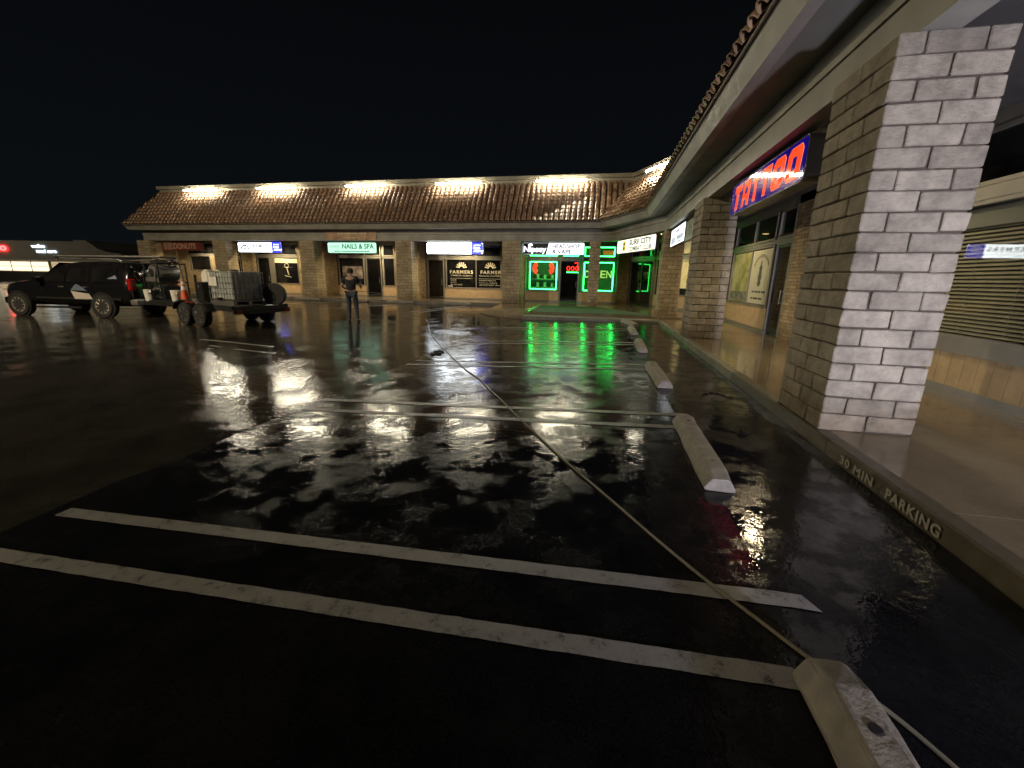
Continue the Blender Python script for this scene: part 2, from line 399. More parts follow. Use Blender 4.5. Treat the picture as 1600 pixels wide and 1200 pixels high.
# bay lines in front of the far shops
for (x, dx) in ((-6.9, -0.9), (-7.35, -0.9), (-10.5, -1.6), (-10.95, -1.6), (-14.2, -3.2), (-14.6, -3.2), (-19, -4)):
    mb = MB(); N = 8; ya, yb = 17.6, 22.6
    for i in range(N+1):
        y = ya + (yb-ya)*i/N; xx = x + dx*(1-i/N)
        mb.v += [(xx-0.05, y, zg(xx, y) + 0.006), (xx+0.05, y, zg(xx, y) + 0.006)]
    mb.f += [(2*i, 2*i+1, 2*i+3, 2*i+2) for i in range(N)]
    O('painted_line', mb, M['line'], lot)
# faded dashes in the lane by the truck
for (x, y, l, a) in ((-9.6, 8.5, 2.2, 8), (-8.7, 7.9, 0.4, 20), (-7.9, 7.75, 1.1, 5)):
    mb = MB(); c, s_ = math.cos(R(a)), math.sin(R(a)); pts = []
    for i in range(6):
        xx = x + c*l*i/5; yy = y - s_*l*i/5*0.5
        mb.v += [(xx, yy-0.05, zg(xx, yy-0.05)+0.006), (xx, yy+0.05, zg(xx, yy+0.05)+0.006)]
    mb.f += [(2*i, 2*i+2, 2*i+3, 2*i+1) for i in range(5)]
    O('painted_line', mb, M['line'], lot)

# pavements
FZ = 0.22
sw = thing('sidewalk', None, None); tag(sw, kind='structure')
random.seed(9)
def slabrow(x0, x1, y0, y1, z, ny, parent):
    for i in range(ny):
        a = y0 + (y1-y0)*i/ny; b_ = y0 + (y1-y0)*(i+1)/ny
        O('paving_slab', MB().box(x0, x1, a+0.0015, b_-0.0015, z-0.18, z).mesh('paving_slab', bevel=0.002), M['concrete'], parent)
slabrow(2.30, 4.72, -9.3, 17.2, 0.15, 13, sw)
O('paving_base', MB().box(2.30, 4.72, -8.0, 17.2, -0.2, 0.135), M['mortar'], sw)
# far walk: slabs along the far wing
for i in range(11):
    a = -31.0 + 28.0*i/11; b_ = -31.0 + 28.0*(i+1)/11
    O('paving_slab', MB().box(a+0.005, b_-0.005, 23.30, 25.8, 0.0, FZ - 0.001*(i % 2)).mesh('paving_slab', bevel=0.006), M['concrete'], sw)
mb = MB(); mb.prism([(-3.0,17.35),(2.3,17.35),(4.75,17.35),(4.75,20.2),(1.55,25.8),(-2.995,25.8)], 0.02, FZ)
O('corner_landing', mb.mesh('corner_landing', bevel=0.012), M['concrete'], sw)
O('lower_step', MB().box(-3.05, 2.29, 16.55, 17.349, -0.05, 0.125).mesh('lower_step', bevel=0.02), M['kerb'], sw)
# flared ramp
mb = MB(); A=(-5.4,23.05,0.20); B=(-5.3,18.3,0.045); Cc=(-4.05,17.1,0.02); D=(-3.03,16.9,0.125); E=(-3.02,23.3,0.221); F2_=(-5.4,23.3,0.215)
lo_ = [(p[0], p[1], -.3) for p in (A,B,Cc,D,E,F2_)]
mb.add([A,B,Cc,D,E,F2_] + lo_,[(0,1,2),(0,2,3),(0,3,4),(0,4,5)] + [(i,6+i,6+(i+1)%6,(i+1)%6) for i in range(6)])
O('flared_ramp', mb, M['concrete'], sw)
mt = MB(); mt.slab([(-2.95,17.5,FZ+0.012),(2.0,17.5,FZ+0.012),(1.75,18.6,FZ+0.012),(-0.2,22.3,FZ+0.012),(-3.0,22.3,FZ+0.012)], (0,0,-0.010))  # thin flat sheet of dark green over the corner walk
tag(O('green_sheet', mt, M['green_sheet']), 'dark green sheet covering the raised corner walk below the neon shop', 'mat')
# kerbs in cast lengths
kb = thing('kerb', None, None); tag(kb, kind='structure')
yy = -8.0
while yy < 16.5:
    y1 = min(yy + 3.05, 16.55)
    prof = [(2.15, -0.2), (2.30, -0.2), (2.30, 0.152), (2.185, 0.152), (2.165, 0.14)]
    mb = MB(); mb.slab([(p[0], yy+0.003, p[1]) for p in prof], (0, y1-yy-0.006, 0))
    O('kerb_stone', mb, M['kerb_paint'] if yy < 4.5 else M['kerb'], kb); yy = y1
xx = -31.0
while xx < -5.6:
    x1 = min(xx + 3.05, -5.4)
    O('kerb_stone', MB().box(xx+0.003, x1-0.003, 23.12, 23.298, -0.1, FZ).mesh('kerb_stone', bevel=0.015), M['kerb'], kb); xx = x1
# 30 MIN PARKING lettering on the kerb face
kp = Plane((2.15-0.004, 0, 0), (0, -1))
mb = MB(); kp.text(mb, '30 MIN', -3.69, 0.075, 0.46, 0.078, 0.0, bold=0.03, spacing=1.15); kp.text(mb, 'PARKING', -3.04, 0.075, 0.52, 0.082, 0.0, bold=0.03, spacing=1.15)
m, t, b = NM('worn_stencil'); P = pos(t)
t.links.new(ramp(t, noise(t, 60, 5, 0.8, P), [(0.05, (0.12,0.11,0.08)), (0.25, (0.25,0.235,0.19)), (0.8, (0.34,0.32,0.26))]), b.inputs['Base Color']); b.inputs['Roughness'].default_value = .6
O('kerb_lettering', mb, m, kb)

# ------------------------------------------------------------------ the strip mall
B_ = thing('strip_mall_building', 'long single storey strip of shops with red tile mansard roof, block columns', 'building')
ZB = 3.53
# --- columns
random.seed(21)
_bm = {}
def block_mesh(w_, d_, h_, var):
    k = (round(w_,3), round(d_,3), round(h_,3), var)
    if k not in _bm:
        mb = MB().box(-w_/2, w_/2, -d_/2, d_/2, -h_/2, h_/2)
        mb.v = [tuple(c + random.uniform(-0.006, 0.006) for c in v) for v in mb.v]
        me = mb.mesh('block', bevel=0.009); me.materials.append(M['block']); _bm[k] = me
    return _bm[k]
def column(x0, y0, w_, d_, z0, z1, n, single, along='Y', name='column'):
    c = O(name, MB().box(x0+0.030, x0+w_-0.030, y0+0.030, y0+d_-0.030, z0, z1-0.002), M['mortar'], B_)
    h = (z1-z0)/n; J = 0.0072; mb = MB()
    for i in range(n):
        xs, ys = (([0,.5,1], [0,.3,.7,1]) if i % 2 == 0 else ([0,.25,.75,1], [0,.5,1]))
        if along == 'X': xs, ys = (([0,.3,.7,1], [0,.5,1]) if i % 2 == 0 else ([0,.5,1], [0,.25,.75,1]))
        zc = z0 + h*(i+.5)
        for a in range(len(xs)-1):
            for b2 in range(len(ys)-1):
                if 0 < a < len(xs)-2 and 0 < b2 < len(ys)-2: continue
                sw_ = (xs[a+1]-xs[a])*w_ - 2*J; sd = (ys[b2+1]-ys[b2])*d_ - 2*J
                cx = x0 + (xs[a]+xs[a+1])/2*w_ + random.uniform(-.003,.003); cy = y0 + (ys[b2]+ys[b2+1])/2*d_ + random.uniform(-.003,.003)
                if single:
                    o = O('block', block_mesh(sw_, sd, h-2*J, random.randint(0, 5)), None, c, (cx, cy, zc))
                    o.rotation_euler.z = 0 if random.random() < .5 else math.pi
                else:
                    mb.box(cx-sw_/2, cx+sw_/2, cy-sd/2, cy+sd/2, zc-h/2+J, zc+h/2-J)
    if not single: tag(O('blocks', mb, M['blocks_far'], c), kind='stuff')
    return c
column(2.20, 4.48, 0.82, 1.02, 0.15, ZB, 20, True)
column(2.26, 11.55, 0.82, 1.02, 0.15, ZB, 20, True)
column(2.30, 18.40, 0.80, 0.95, FZ-0.01, ZB, 20, False)
for x in (-30.1, -24.2, -18.0, -11.75, -5.45): column(x, 23.25, 1.0, 0.82, FZ-0.005, ZB, 20, False, 'X')
column(-0.76, 23.22, 0.58, 0.58, FZ-0.005, ZB, 20, False, 'X')
# --- beam, soffit, fascia (polyline sweep)
def sweep(pts, prof, name, mat):
    """pts: plan polyline with per-profile offsets given as lists of polylines; prof: list of (polyline, z)"""
    mb = MB(); k = len(prof); n = len(prof[0][0])
    for j in range(n):
        for (pl, z) in prof: mb.v.append((pl[j][0], pl[j][1], z))
    for j in range(n-1):
        for i in range(k):
            a = j*k+i; b2 = j*k+(i+1) % k; mb.f.append((a, b2, b2+k, a+k))
    mb.f += [tuple(range(k)), tuple(reversed(range((n-1)*k, n*k)))]
    return O(name, mb, mat, B_)
YE = -8.0
eave_t = [(-30.1,22.60),(-0.33,22.60),(1.55,18.95),(1.55,YE)]
eave_b = [(-29.95,22.75),(-0.25,22.75),(1.70,18.95),(1.70,YE)]
def beamline(d): return [(-29.65,23.40+d),(0.30+0.86*d,23.40+d),(2.35+d,18.40+0.86*d),(2.35+d,YE)]
sweep(None, [(beamline(0),ZB),(beamline(0.28),ZB),(beamline(0.28),3.86),(beamline(0),3.86)], 'lower_beam_board', M['trim'])
sweep(None, [(beamline(-0.022),3.872),(beamline(0.28),3.872),(beamline(0.28),4.13),(beamline(-0.022),4.13)], 'upper_beam_board', M['trim'])
inner = [(-29.9,25.9),(1.6,25.9),(4.9,20.15),(4.9,YE)]
off = lambda pl, d: pl
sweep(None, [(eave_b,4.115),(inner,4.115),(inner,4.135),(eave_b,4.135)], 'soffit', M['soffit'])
e2t = [(-29.6,22.9),(-0.2,22.9),(1.85,19.0),(1.85,YE)]
sweep(None, [(eave_b,4.112),(e2t,4.113),(e2t,4.43),(eave_t,4.43)], 'fascia', M['trim'])
# walkway ceiling between beam and shop wall
wl = [(-29.9,25.74),(1.5,25.74),(4.69,20.1),(4.69,YE)]
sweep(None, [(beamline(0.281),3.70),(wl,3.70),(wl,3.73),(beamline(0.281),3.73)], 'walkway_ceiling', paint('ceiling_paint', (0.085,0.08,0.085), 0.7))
# --- roof
PY_, PZ = 24.1, 6.48
ridge = [(-28.55,PY_),(1.30,PY_),(3.05,20.6),(3.05,YE)]
roof = thing('roof', None, None); roof.parent = B_
def roofdeck(a, b2):
    pts = [(a[0][0],a[0][1],4.40),(a[1][0],a[1][1],4.40),(b2[1][0],b2[1][1],PZ-0.03),(b2[0][0],b2[0][1],PZ-0.03)]
    return pts
mb = MB()
for j in range(3): mb.slab(roofdeck(eave_t[j:j+2], ridge[j:j+2]), (0, 0, -0.04))
mb.slab([(-30.1,22.6,4.40),(-28.55,24.1,PZ-.03),(-28.55,28,PZ-.03),(-30.1,28,4.40)], (0,0,-.04))
O('roof_deck', mb, M['roofdark'], roof)
def tile_mesh(seed):
    random.seed(seed); mb = MB(); N = 7; L = 0.33
    for (r0, r1, dz) in ((0.122, 0.105, 0.0), (0.106, 0.090, 0.0)):
        for (yv, r) in ((0, r0), (L, r1)):
            for i in range(N+1):
                t_ = math.pi*i/N; mb.v.append((-r*math.cos(t_), yv, r*math.sin(t_)*0.9 + dz))
    K = N+1
    for i in range(N):
        mb.f.append((i, i+1, K+i+1, K+i)); mb.f.append((2*K+i, 3*K+i, 3*K+i+1, 2*K+i+1)); mb.f.append((i, 2*K+i, 2*K+i+1, i+1))
    me = mb.mesh('tile', smooth=True); me.materials.append(M['tile']); return me
TM = [tile_mesh(1), tile_mesh(2)]
cand = []
def tiles(e0, e1, r0, r1, pitch=0.283, rows=10):
    e0 = Vector((*e0, 4.43)); e1 = Vector((*e1, 4.43)); r0 = Vector((*r0, PZ)); r1 = Vector((*r1, PZ))
    u = (e1-e0).normalized(); n_ = u.cross((r0-e0)).normalized()
    if n_.z < 0: n_ = -n_
    up = n_.cross(u).normalized()
    if up.z < 0: up = -up
    L = (e1-e0).length; H = abs((r0-e0).dot(up))
    s0 = (r0-e0).dot(u); s1 = L - (r1-e0).dot(u)
    exp_ = H/rows; Mx = Matrix((u, up, n_)).transposed()
    if Mx.determinant() < 0: Mx = Matrix((-u, up, n_)).transposed()
    k0 = int(math.floor(min(0, s0)/pitch)); k1 = int(math.ceil((L - min(0, s1))/pitch))
    for k in range(k0, k1+1):
        for r in range(rows):
            a = (k+.5)*pitch; h = r*exp_; f = (h+0.1)/H
            if a < s0*f - 0.02 or a > L - s1*f + 0.02: continue
            p = e0 + u*(a + random.uniform(-.006,.006)) + up*(h - 0.035 + random.uniform(-.006,.006)) + n_*(0.035)
            rot = Mx @ Matrix.Rotation(R(-7.0 + random.uniform(-1.0,1.0)), 3, 'X') @ Matrix.Rotation(R(random.uniform(-1,1)), 3, 'Z')
            cand.append((p, rot, r))
random.seed(31)
for j in range(3): tiles(eave_t[j], eave_t[j+1], ridge[j], ridge[j+1])
tiles((-30.1,28),(-30.1,22.6),(-28.55,28),(-28.55,24.1))
camp = Vector((0,0,1.55)); rot_i = cam.matrix_world.to_3x3().transposed()
def score(c):
    p, rt, r = c; l = rot_i @ (p-camp)
    if -l.z < 0.5: return -1
    x = l.x/-l.z; y = l.y/-l.z
    if abs(x) > 1.24 or abs(y) > 0.93: return -1
    if p.x > 1.2 and p.y < 18.6 and r > 0: return 0.0
    return 1/-l.z
cand.sort(key=score, reverse=True)
mb = MB()
for i, (p, rt, r) in enumerate(cand):
    if i < 300:
        o = O('tile', TM[i % 2], None, roof); o.matrix_local = Matrix.Translation(p) @ rt.to_4x4()
    else:
        me = TM[i % 2]; n0 = len(mb.v)
        mb.v += [tuple(p + rt @ v.co) for v in me.vertices]; mb.f += [tuple(q + n0 for q in pl.vertices) for pl in me.polygons]
me = bpy.data.meshes.new('tiles'); me.from_pydata(mb.v, [], mb.f); me.polygons.foreach_set('use_smooth', [True]*len(me.polygons))
tag(O('tiles', me, M['tile'], roof), kind='stuff')
# --- parapet
def rl(d): return [(-28.55-d*0.3,PY_-d),(1.30-d*.55,PY_-d),(3.05-d,20.6-d*.55),(3.05-d,YE)]
sweep(None, [(rl(0.0),6.2),(rl(-0.3),6.2),(rl(-0.3),6.70),(rl(0.0),6.70)], 'parapet', M['parapet'])
sweep(None, [(rl(0.16),6.70),(rl(-0.34),6.701),(rl(-0.34),6.88),(rl(0.16),6.88)], 'parapet_cap', M['parapet'])

# --- shop walls: build each as bays on a plane
def frame_bars(pl, rects, d0, d1, parent):
    for r in rects:
        mb = MB(); pl.box(mb, *r, d0, d1); O('frame_bar', mb, M['frame'], parent)
def bricks(pl, a0, a1, z0, z1, parent, bl=0.20, bh=0.0705):
    mb = MB(); pl.box(mb, a0, a1, z0, z1, -0.10, 0.0); w_ = O('brick_pier', mb, M['mortar_light'], parent)
    mb = MB(); n = int(round((z1-z0)/bh)); h = (z1-z0)/n
    for i in range(n):
        x = a0 + (0 if i % 2 else -bl/2)
        while x < a1 - 0.01:
            p0 = max(x, a0)+.005; p1 = min(x+bl, a1)-.005
            if p1-p0 > 0.02: pl.box(mb, p0, p1, z0+h*i+.006, z0+h*(i+1)-.006, -0.01, 0.017+random.uniform(-.003,.004))
            x += bl
    tag(O('bricks', mb, M['brick'], w_), kind='stuff')
def pane(pl, a0, a1, z0, z1, parent, mat='darkglass', d=-0.03, name='pane'):
    mb = MB(); pl.box(mb, a0, a1, z0, z1, d-0.012, d); return O(name, mb, M[mat], parent)
def window(pl, a0, a1, z0, z1, parent, mat='darkglass', fw=0.055, mull=(), name='window'):
    mb = MB()
    pl.box(mb, a0-fw, a1+fw, z1, z1+fw, -0.08, 0.02); pl.box(mb, a0-fw, a1+fw, z0-fw, z0, -0.08, 0.035)
    pl.box(mb, a0-fw, a0, z0, z1, -0.08, 0.02); pl.box(mb, a1, a1+fw, z0, z1, -0.08, 0.02)
    for mm in mull: pl.box(mb, mm-.02, mm+.02, z0, z1, -0.06, 0.012)
    wn = O(name, mb, M['frame'], parent)
    cuts = [a0] + list(mull) + [a1]
    for i in range(len(cuts)-1): pane(pl, cuts[i], cuts[i+1], z0, z1, wn, mat)
    return wn
def door(pl, a0, a1, z0, z1, parent, mat='doorglass', double=False):
    mb = MB(); fw = 0.06
    pl.box(mb, a0-fw, a0, z0, z1+fw, -0.08, 0.02); pl.box(mb, a1, a1+fw, z0, z1+fw, -0.08, 0.02); pl.box(mb, a0, a1, z1, z1+fw, -0.08, 0.02)
    d = O('door', mb, M['frame'], parent)
    leaves = [(a0, a1)] if not double else [(a0, (a0+a1)/2-.004), ((a0+a1)/2+.004, a1)]
    for q, (l0, l1) in enumerate(leaves):
        mb = MB()
        pl.box(mb, l0, l0+.05, z0+.02, z1-.005, -0.06, -0.01); pl.box(mb, l1-.05, l1, z0+.02, z1-.005, -0.06, -0.01)
        pl.box(mb, l0+.05, l1-.05, z0+.02, z0+.16, -0.06, -0.01); pl.box(mb, l0+.05, l1-.05, z1-.07, z1-.005, -0.06, -0.01)
        O('door_leaf', mb, M['dksteel'], d)
        pane(pl, l0+.05, l1-.05, z0+.16, z1-.07, d, mat, -0.035)
        hx = l1-.09 if (q == 0) else l0+.09
        mb = MB(); mb.bar(pl.p(hx, z0+.85, .05), pl.p(hx, z0+1.2, .05), .012, 8); mb.bar(pl.p(hx, z0+.87, -.02), pl.p(hx, z0+.87, .05), .008, 6); mb.bar(pl.p(hx, z0+1.18, -.02), pl.p(hx, z0+1.18, .05), .008, 6)
        O('handle', mb, M['steel'], d)
    return d
def base(pl, a0, a1, z0, z1, parent, mat='panel'):
    mb = MB(); pl.box(mb, a0, a1, z0, z1, -0.08, 0.012); O('base_panel', mb, M[mat], parent)
    mb = MB(); pl.box(mb, a0, a1, z0-0.1, z0, -0.08, 0.022); O('base_trim', mb, M['frame'], parent)
def header(pl, a0, a1, z0, z1, parent, mat='frame'):
    mb = MB(); pl.box(mb, a0, a1, z0, z1, -0.09, 0.005); O('header', mb, M[mat], parent)

FW = Plane((0, 25.75, 0), (1, 0))
random.seed(41)
Z0 = FZ
def shop(pl, parent, a0, a1, parts):
    header(pl, a0, a1, 3.50, 3.70, parent); header(pl, a0, a1, 2.70, 2.81, parent)
def back(pl, a0, a1, holes, parent, z0=Z0):
    """dark backing wall behind the glazing, left open over the holes"""
    x = a0; mb = MB()
    for h in holes + [(a1, a1)]:
        if h[0] > x: pl.box(mb, x, h[0], z0, 3.70, -0.26, -0.14)
        x = h[1]
    O('shop_wall', mb, M['wall'], parent)
back(FW, -30.1, 1.5, [(-4.55, 0.80)], B_)
O('end_wall', MB().box(-30.1, -29.95, 24.08, 30, FZ, 4.1), M['wall'], B_)
# donut shop
bricks(FW, -30.1, -28.9, Z0, 3.5, B_)
window(FW, -28.78, -27.18, 1.76, 2.66, B_); header(FW, -28.9, -25.2, 3.5, 3.7, B_); header(FW, -28.9, -25.2, 2.715, 2.86, B_); pane(FW, -28.9, -25.2, 2.86, 3.5, B_, d=-0.02)
bricks(FW, -28.9, -27.12, Z0, 1.70, B_)
bricks(FW, -27.10, -25.2, Z0, 2.71, B_)
# first insurance shop
window(FW, -25.1, -24.7, 0.98, 2.62, B_); window(FW, -25.1, -24.75, 2.86, 3.45, B_, name='transom'); base(FW, -25.2, -24.6, 0.32, 0.92, B_)
bricks(FW, -24.56, -23.40, Z0, 3.5, B_)
door(FW, -23.25, -22.36, Z0+.01, 2.62, B_)
window(FW, -21.97, -20.18, 0.97, 2.62, B_); window(FW, -23.25, -20.2, 2.86, 3.45, B_, name='transom', mull=(-22.2,))
base(FW, -22.28, -20.0, 0.32, 0.90, B_); header(FW, -25.2, -18.3, 3.51, 3.7, B_); header(FW, -23.4, -18.3, 2.685, 2.80, B_)
mb = MB(); FW.box(mb, -22.30, -22.04, Z0, 2.68, -.08, .015); O('frame_post', mb, M['frame'], B_)
bricks(FW, -20.1, -18.3, Z0, 3.5, B_)
# nail shop
bricks(FW, -18.25, -17.22, Z0, 3.5, B_)
window(FW, -17.04, -15.30, 0.98, 2.65, B_); door(FW, -15.06, -14.08, Z0+.02, 2.66, B_); window(FW, -13.82, -13.13, 0.98, 2.65, B_)
window(FW, -17.04, -14.1, 2.86, 3.45, B_, name='transom', mull=(-15.2,)); window(FW, -13.82, -13.15, 2.86, 3.45, B_, name='transom')
base(FW, -17.2, -15.16, 0.32, 0.92, B_); base(FW, -13.98, -13.0, 0.32, 0.92, B_); header(FW, -17.2, -11.8, 3.51, 3.7, B_); header(FW, -17.2, -13.0, 2.715, 2.80, B_)
bricks(FW, -13.05, -11.78, Z0, 3.5, B_)
# second insurance shop
bricks(FW, -11.75, -10.97, Z0, 3.5, B_)
door(FW, -10.79, -9.80, Z0+.02, 2.61, B_); window(FW, -9.57, -6.11, 0.97, 2.62, B_, mull=(-7.66,))
window(FW, -10.79, -6.12, 2.86, 3.45, B_, name='transom', mull=(-9.7, -7.66)); base(FW, -9.72, -6.0, 0.34, 0.90, B_); header(FW, -10.95, -5.1, 3.51, 3.7, B_); header(FW, -10.95, -5.95, 2.68, 2.80, B_)
bricks(FW, -6.0, -5.1, Z0, 3.5, B_)
# neon smoke shop: clear glass, a room behind
bricks(FW, -5.07, -4.62, Z0, 3.5, B_)
window(FW, -4.37, -2.62, 0.92, 2.63, B_, 'clear'); door(FW, -2.45, -1.42, Z0+.02, 2.62, B_); window(FW, -1.15, 0.68, 0.90, 2.62, B_, 'clear')
window(FW, -4.37, -2.62, 2.86, 3.45, B_, 'clear', name='transom'); window(FW, -2.36, -1.40, 2.86, 3.45, B_, 'clear', name='transom'); window(FW, -1.15, 0.68, 2.86, 3.45, B_, 'clear', name='transom')
base(FW, -4.55, -2.53, 0.32, 0.86, B_); base(FW, -1.35, 0.82, 0.32, 0.84, B_)
header(FW, -4.62, 0.84, 3.51, 3.7, B_); header(FW, -4.62, 0.84, 2.69, 2.80, B_)
bricks(FW, 0.84, 1.50, Z0, 3.5, B_)
mb = MB(); mb.box(-4.7, 0.95, 27.6, 27.7, 0.1, 3.8); mb.box(-4.75, -4.65, 25.9, 27.7, 0.1, 3.8); mb.box(0.9, 1.0, 25.9, 27.7, 0.1, 3.8); mb.box(-4.7, .95, 25.84, 27.7, 0.1, 0.2); mb.box(-4.7, .95, 25.9, 27.7, 3.75, 3.8)
O('shop_interior', mb, paint('interior_paint', (0.10,0.13,0.10), 0.8), B_)
for q in range(3):
    sh = O('display_shelf', MB().box(-4.4, -2.7, 27.0, 27.4, 0.55+.5*q, 0.58+.5*q), M['white'], B_)
    for p_ in range(7): O('display_goods', MB().box(-4.3+.23*p_, -4.16+.23*p_, 27.05, 27.2, .581+.5*q, .581+.5*q+random.uniform(.15,.32)), M['white' if p_ % 2 else 'black'], sh)
# corner (chamfer) shop
CW = Plane((1.51, 25.75, 0), (0.49, -0.87))
back(CW, 0.0, 6.48, [(3.9, 5.6)], B_)
door(CW, 0.15, 2.15, Z0+.02, 2.62, B_, double=True); window(CW, 0.15, 2.15, 2.86, 3.45, B_, name='transom')
window(CW, 2.5, 3.3, 0.92, 2.62, B_); window(CW, 2.5, 3.3, 2.86, 3.45, B_, name='transom'); base(CW, 2.4, 3.4, .32, .86, B_)
header(CW, 0, 6.48, 3.51, 3.7, B_); header(CW, 0, 6.48, 2.69, 2.80, B_)
bricks(CW, 3.42, 3.9, Z0, 3.5, B_)
yw = window(CW, 4.05, 5.5, 0.95, 2.62, B_, 'clear'); yt = window(CW, 4.05, 5.5, 2.86, 3.45, B_, 'clear', name='transom')
mb = MB(); CW.box(mb, 4.0, 5.55, 1.25, 3.5, -.22, -.18); O('lit_poster', mb, M['curtain_lit'], yw)
mb = MB(); CW.box(mb, 4.0, 5.55, 0.85, 1.25, -.22, -.17); O('lower_poster', mb, M['black'], yw)
mb = MB(); pts = [(4.95+.22*math.cos(i*math.pi/8), 2.3+.22*math.sin(i*math.pi/8)) for i in range(16)]
CW.poly(mb, pts, -.16); CW.text(mb, 'Y', 4.75, 2.0, .14, .16, -.16); CW.text(mb, 'H', 4.72, 1.62, .16, .2, -.16); O('poster_print', mb, M['letter_dark'], yw)
base(CW, 3.95, 5.6, .32, .88, B_); bricks(CW, 5.62, 6.48, Z0, 3.5, B_)
# --- right wing
RW = Plane((4.70, 0, 0), (0, -1))        # a = -Y
def rw(y): return -y
back(RW, -20.1, 8.0, [(-10.9, -0.4)], B_, 0.1)
Zr = 0.15
tw = window(RW, -17.40, -13.68, 0.92, 2.57, B_, mull=(-15.42,)); 
window(RW, -17.35, -13.72, 2.80, 3.44, B_, name='transom', mull=(-15.42,)); window(RW, -13.42, -12.50, 2.80, 3.44, B_, name='transom')
door(RW, -13.38, -12.50, Zr+.03, 2.58, B_); base(RW, -17.7, -13.5, .25, .86, B_)
header(RW, -20.1, -11.3, 3.50, 3.70, B_); header(RW, -17.7, -12.44, 2.64, 2.745, B_); header(RW, -12.44, 8, 3.505, 3.70, B_)
bricks(RW, -12.42, -11.36, Zr, 3.5, B_, 0.30, 0.085)
bricks(RW, -20.1, -17.78, Zr, 3.5, B_, 0.30, 0.085)
# near window with blinds
mb = MB(); RW.box(mb, -11.34, -10.75, Zr, 3.5, -.1, .0); O('pilaster', mb, M['wall'], B_)
nw = window(RW, -10.65, -0.6, 0.93, 2.58, B_, 'clear', mull=(-7.4, -4.0)); window(RW, -10.65, -0.6, 2.86, 3.45, B_, name='transom', mull=(-7.4, -4.0))
mb = MB(); RW.box(mb, -10.75, -0.5, 2.635, 2.80, -.08, .03); O('window_head_rail', mb, M['frame'], nw)
mb = MB(); RW.box(mb, -10.7, -0.5, 2.32, 2.56, -.17, -.09); O('blind_valance', mb, M['soffit'], nw)
mslat = paint('blind_slat', (0.30,0.26,0.185), 0.55, var=0.15, scale=2)
nsl = 27
for i in range(nsl):
    z = 0.96 + (2.31-0.96)*i/(nsl-1)
    mb = MB(); mb.slab([RW.p(-10.6, z+.016, -.155), RW.p(-0.65, z+.016, -.155), RW.p(-0.65, z-.016, -.125), RW.p(-10.6, z-.016, -.125)], (0,0,-0.003))
    O('blind_slat', mb, mslat, nw)
for a in (-10.0, -8.8, -7.6, -6.9, -6.2, -5.5, -4.5, -3.4):
    mb = MB(); mb.bar(RW.p(a, .95, -.122), RW.p(a, 2.32, -.122), .003, 5); O('blind_cord', mb, mslat, nw)
mb = MB(); RW.box(mb, -10.75, -0.5, 0.70, 0.875, -.1, .05); O('window_sill', mb, M['frame'], nw)
a = -10.75; wdt = 0.215
while a < -0.6:
    mb = MB(); RW.box(mb, a+.004, a+wdt-.004, .26, .70, -.08, .014); O('base_plank', mb, M['panel_n'], B_); a += wdt
mb = MB(); RW.box(mb, -10.75, -.5, .14, .26, -.08, .03); O('base_trim', mb, M['frame'], B_)
mb = MB(); RW.box(mb, -10.75, -.5, .26, .70, -.1, -.079); O('plank_backing', mb, M['mortar'], B_)
RWr = MB(); RWr.box(5.35, 5.4, 0.3, 11, .1, 3.7); O('room_back_wall', RWr, paint('room_paint', (.10,.09,.07), .9), B_)
RWr = MB(); RWr.box(4.96, 5.35, 10.9, 11, .1, 3.7); RWr.box(4.96, 5.35, .3, .4, .1, 3.7); O('room_side_wall', RWr, M['wall'], B_)

# window lettering (vinyl) on the insurance windows
def sun_logo(mb, pl, a, z, s, d):
    for i in range(7):
        t0 = math.pi*(i+.12)/7; t1 = math.pi*(i+.88)/7
        pl.poly(mb, [(a+s*.62*math.cos(t0), z+s*.62*math.sin(t0)), (a+s*math.cos((t0+t1)/2-.1), z+s*math.sin((t0+t1)/2-.1)), (a+s*math.cos((t0+t1)/2+.1), z+s*math.sin((t0+t1)/2+.1)), (a+s*.62*math.cos(t1), z+s*.62*math.sin(t1))], d)
    for i in range(8):
        t0 = math.pi*i/8; t1 = math.pi*(i+1)/8
        pl.poly(mb, [(a+s*.30*math.cos(t0), z+s*.30*math.sin(t0)), (a+s*.58*math.cos(t0), z+s*.58*math.sin(t0)), (a+s*.58*math.cos(t1), z+s*.58*math.sin(t1)), (a+s*.30*math.cos(t1), z+s*.30*math.sin(t1))], d)
vin = thing('window_lettering', 'two blocks of cream lettering with sunrise emblems on dark shop window', 'lettering', (0,0,0))
for (a, lines, sub) in ((-8.62, ['HOME', 'AUTO', 'BUSINESS'], 'COMMERCIAL INSURANCE'), (-6.76, ['INVESTMENTS', 'MUTUAL FUNDS', 'RETIREMENT PLANS'], 'FINANCIAL SOLUTIONS')):
    mb = MB(); sun_logo(mb, FW, a, 2.13, .36, -.025); O('sunrise_emblem', mb, M['vinyl'], vin)
    mb = MB(); FW.text(mb, 'FARMERS', a + (.12 if a > -7 else 0), 1.90, 1.5 if a < -7 else 1.48, .20, -.025, bold=.025, spacing=1.25); O('big_word', mb, M['vinyl'], vin)
    mb = MB(); FW.text(mb, sub, a, 1.68, 1.42, .085, -.025); FW.rect(mb, a-.75, a+.72, 1.50, 1.515, -.025)
    for q, l in enumerate(lines): FW.text(mb, l, a - .75 + .05*len(l) + .02, 1.40 - .135*q, .095*len(l), .075, -.025)
    O('small_words', mb, M['vinyl'], vin)
mb = MB(); FW.box(mb, -9.5, -9.2, 1.0, 1.06, -.028, -.022); O('paper_note', mb, M['white'], vin)
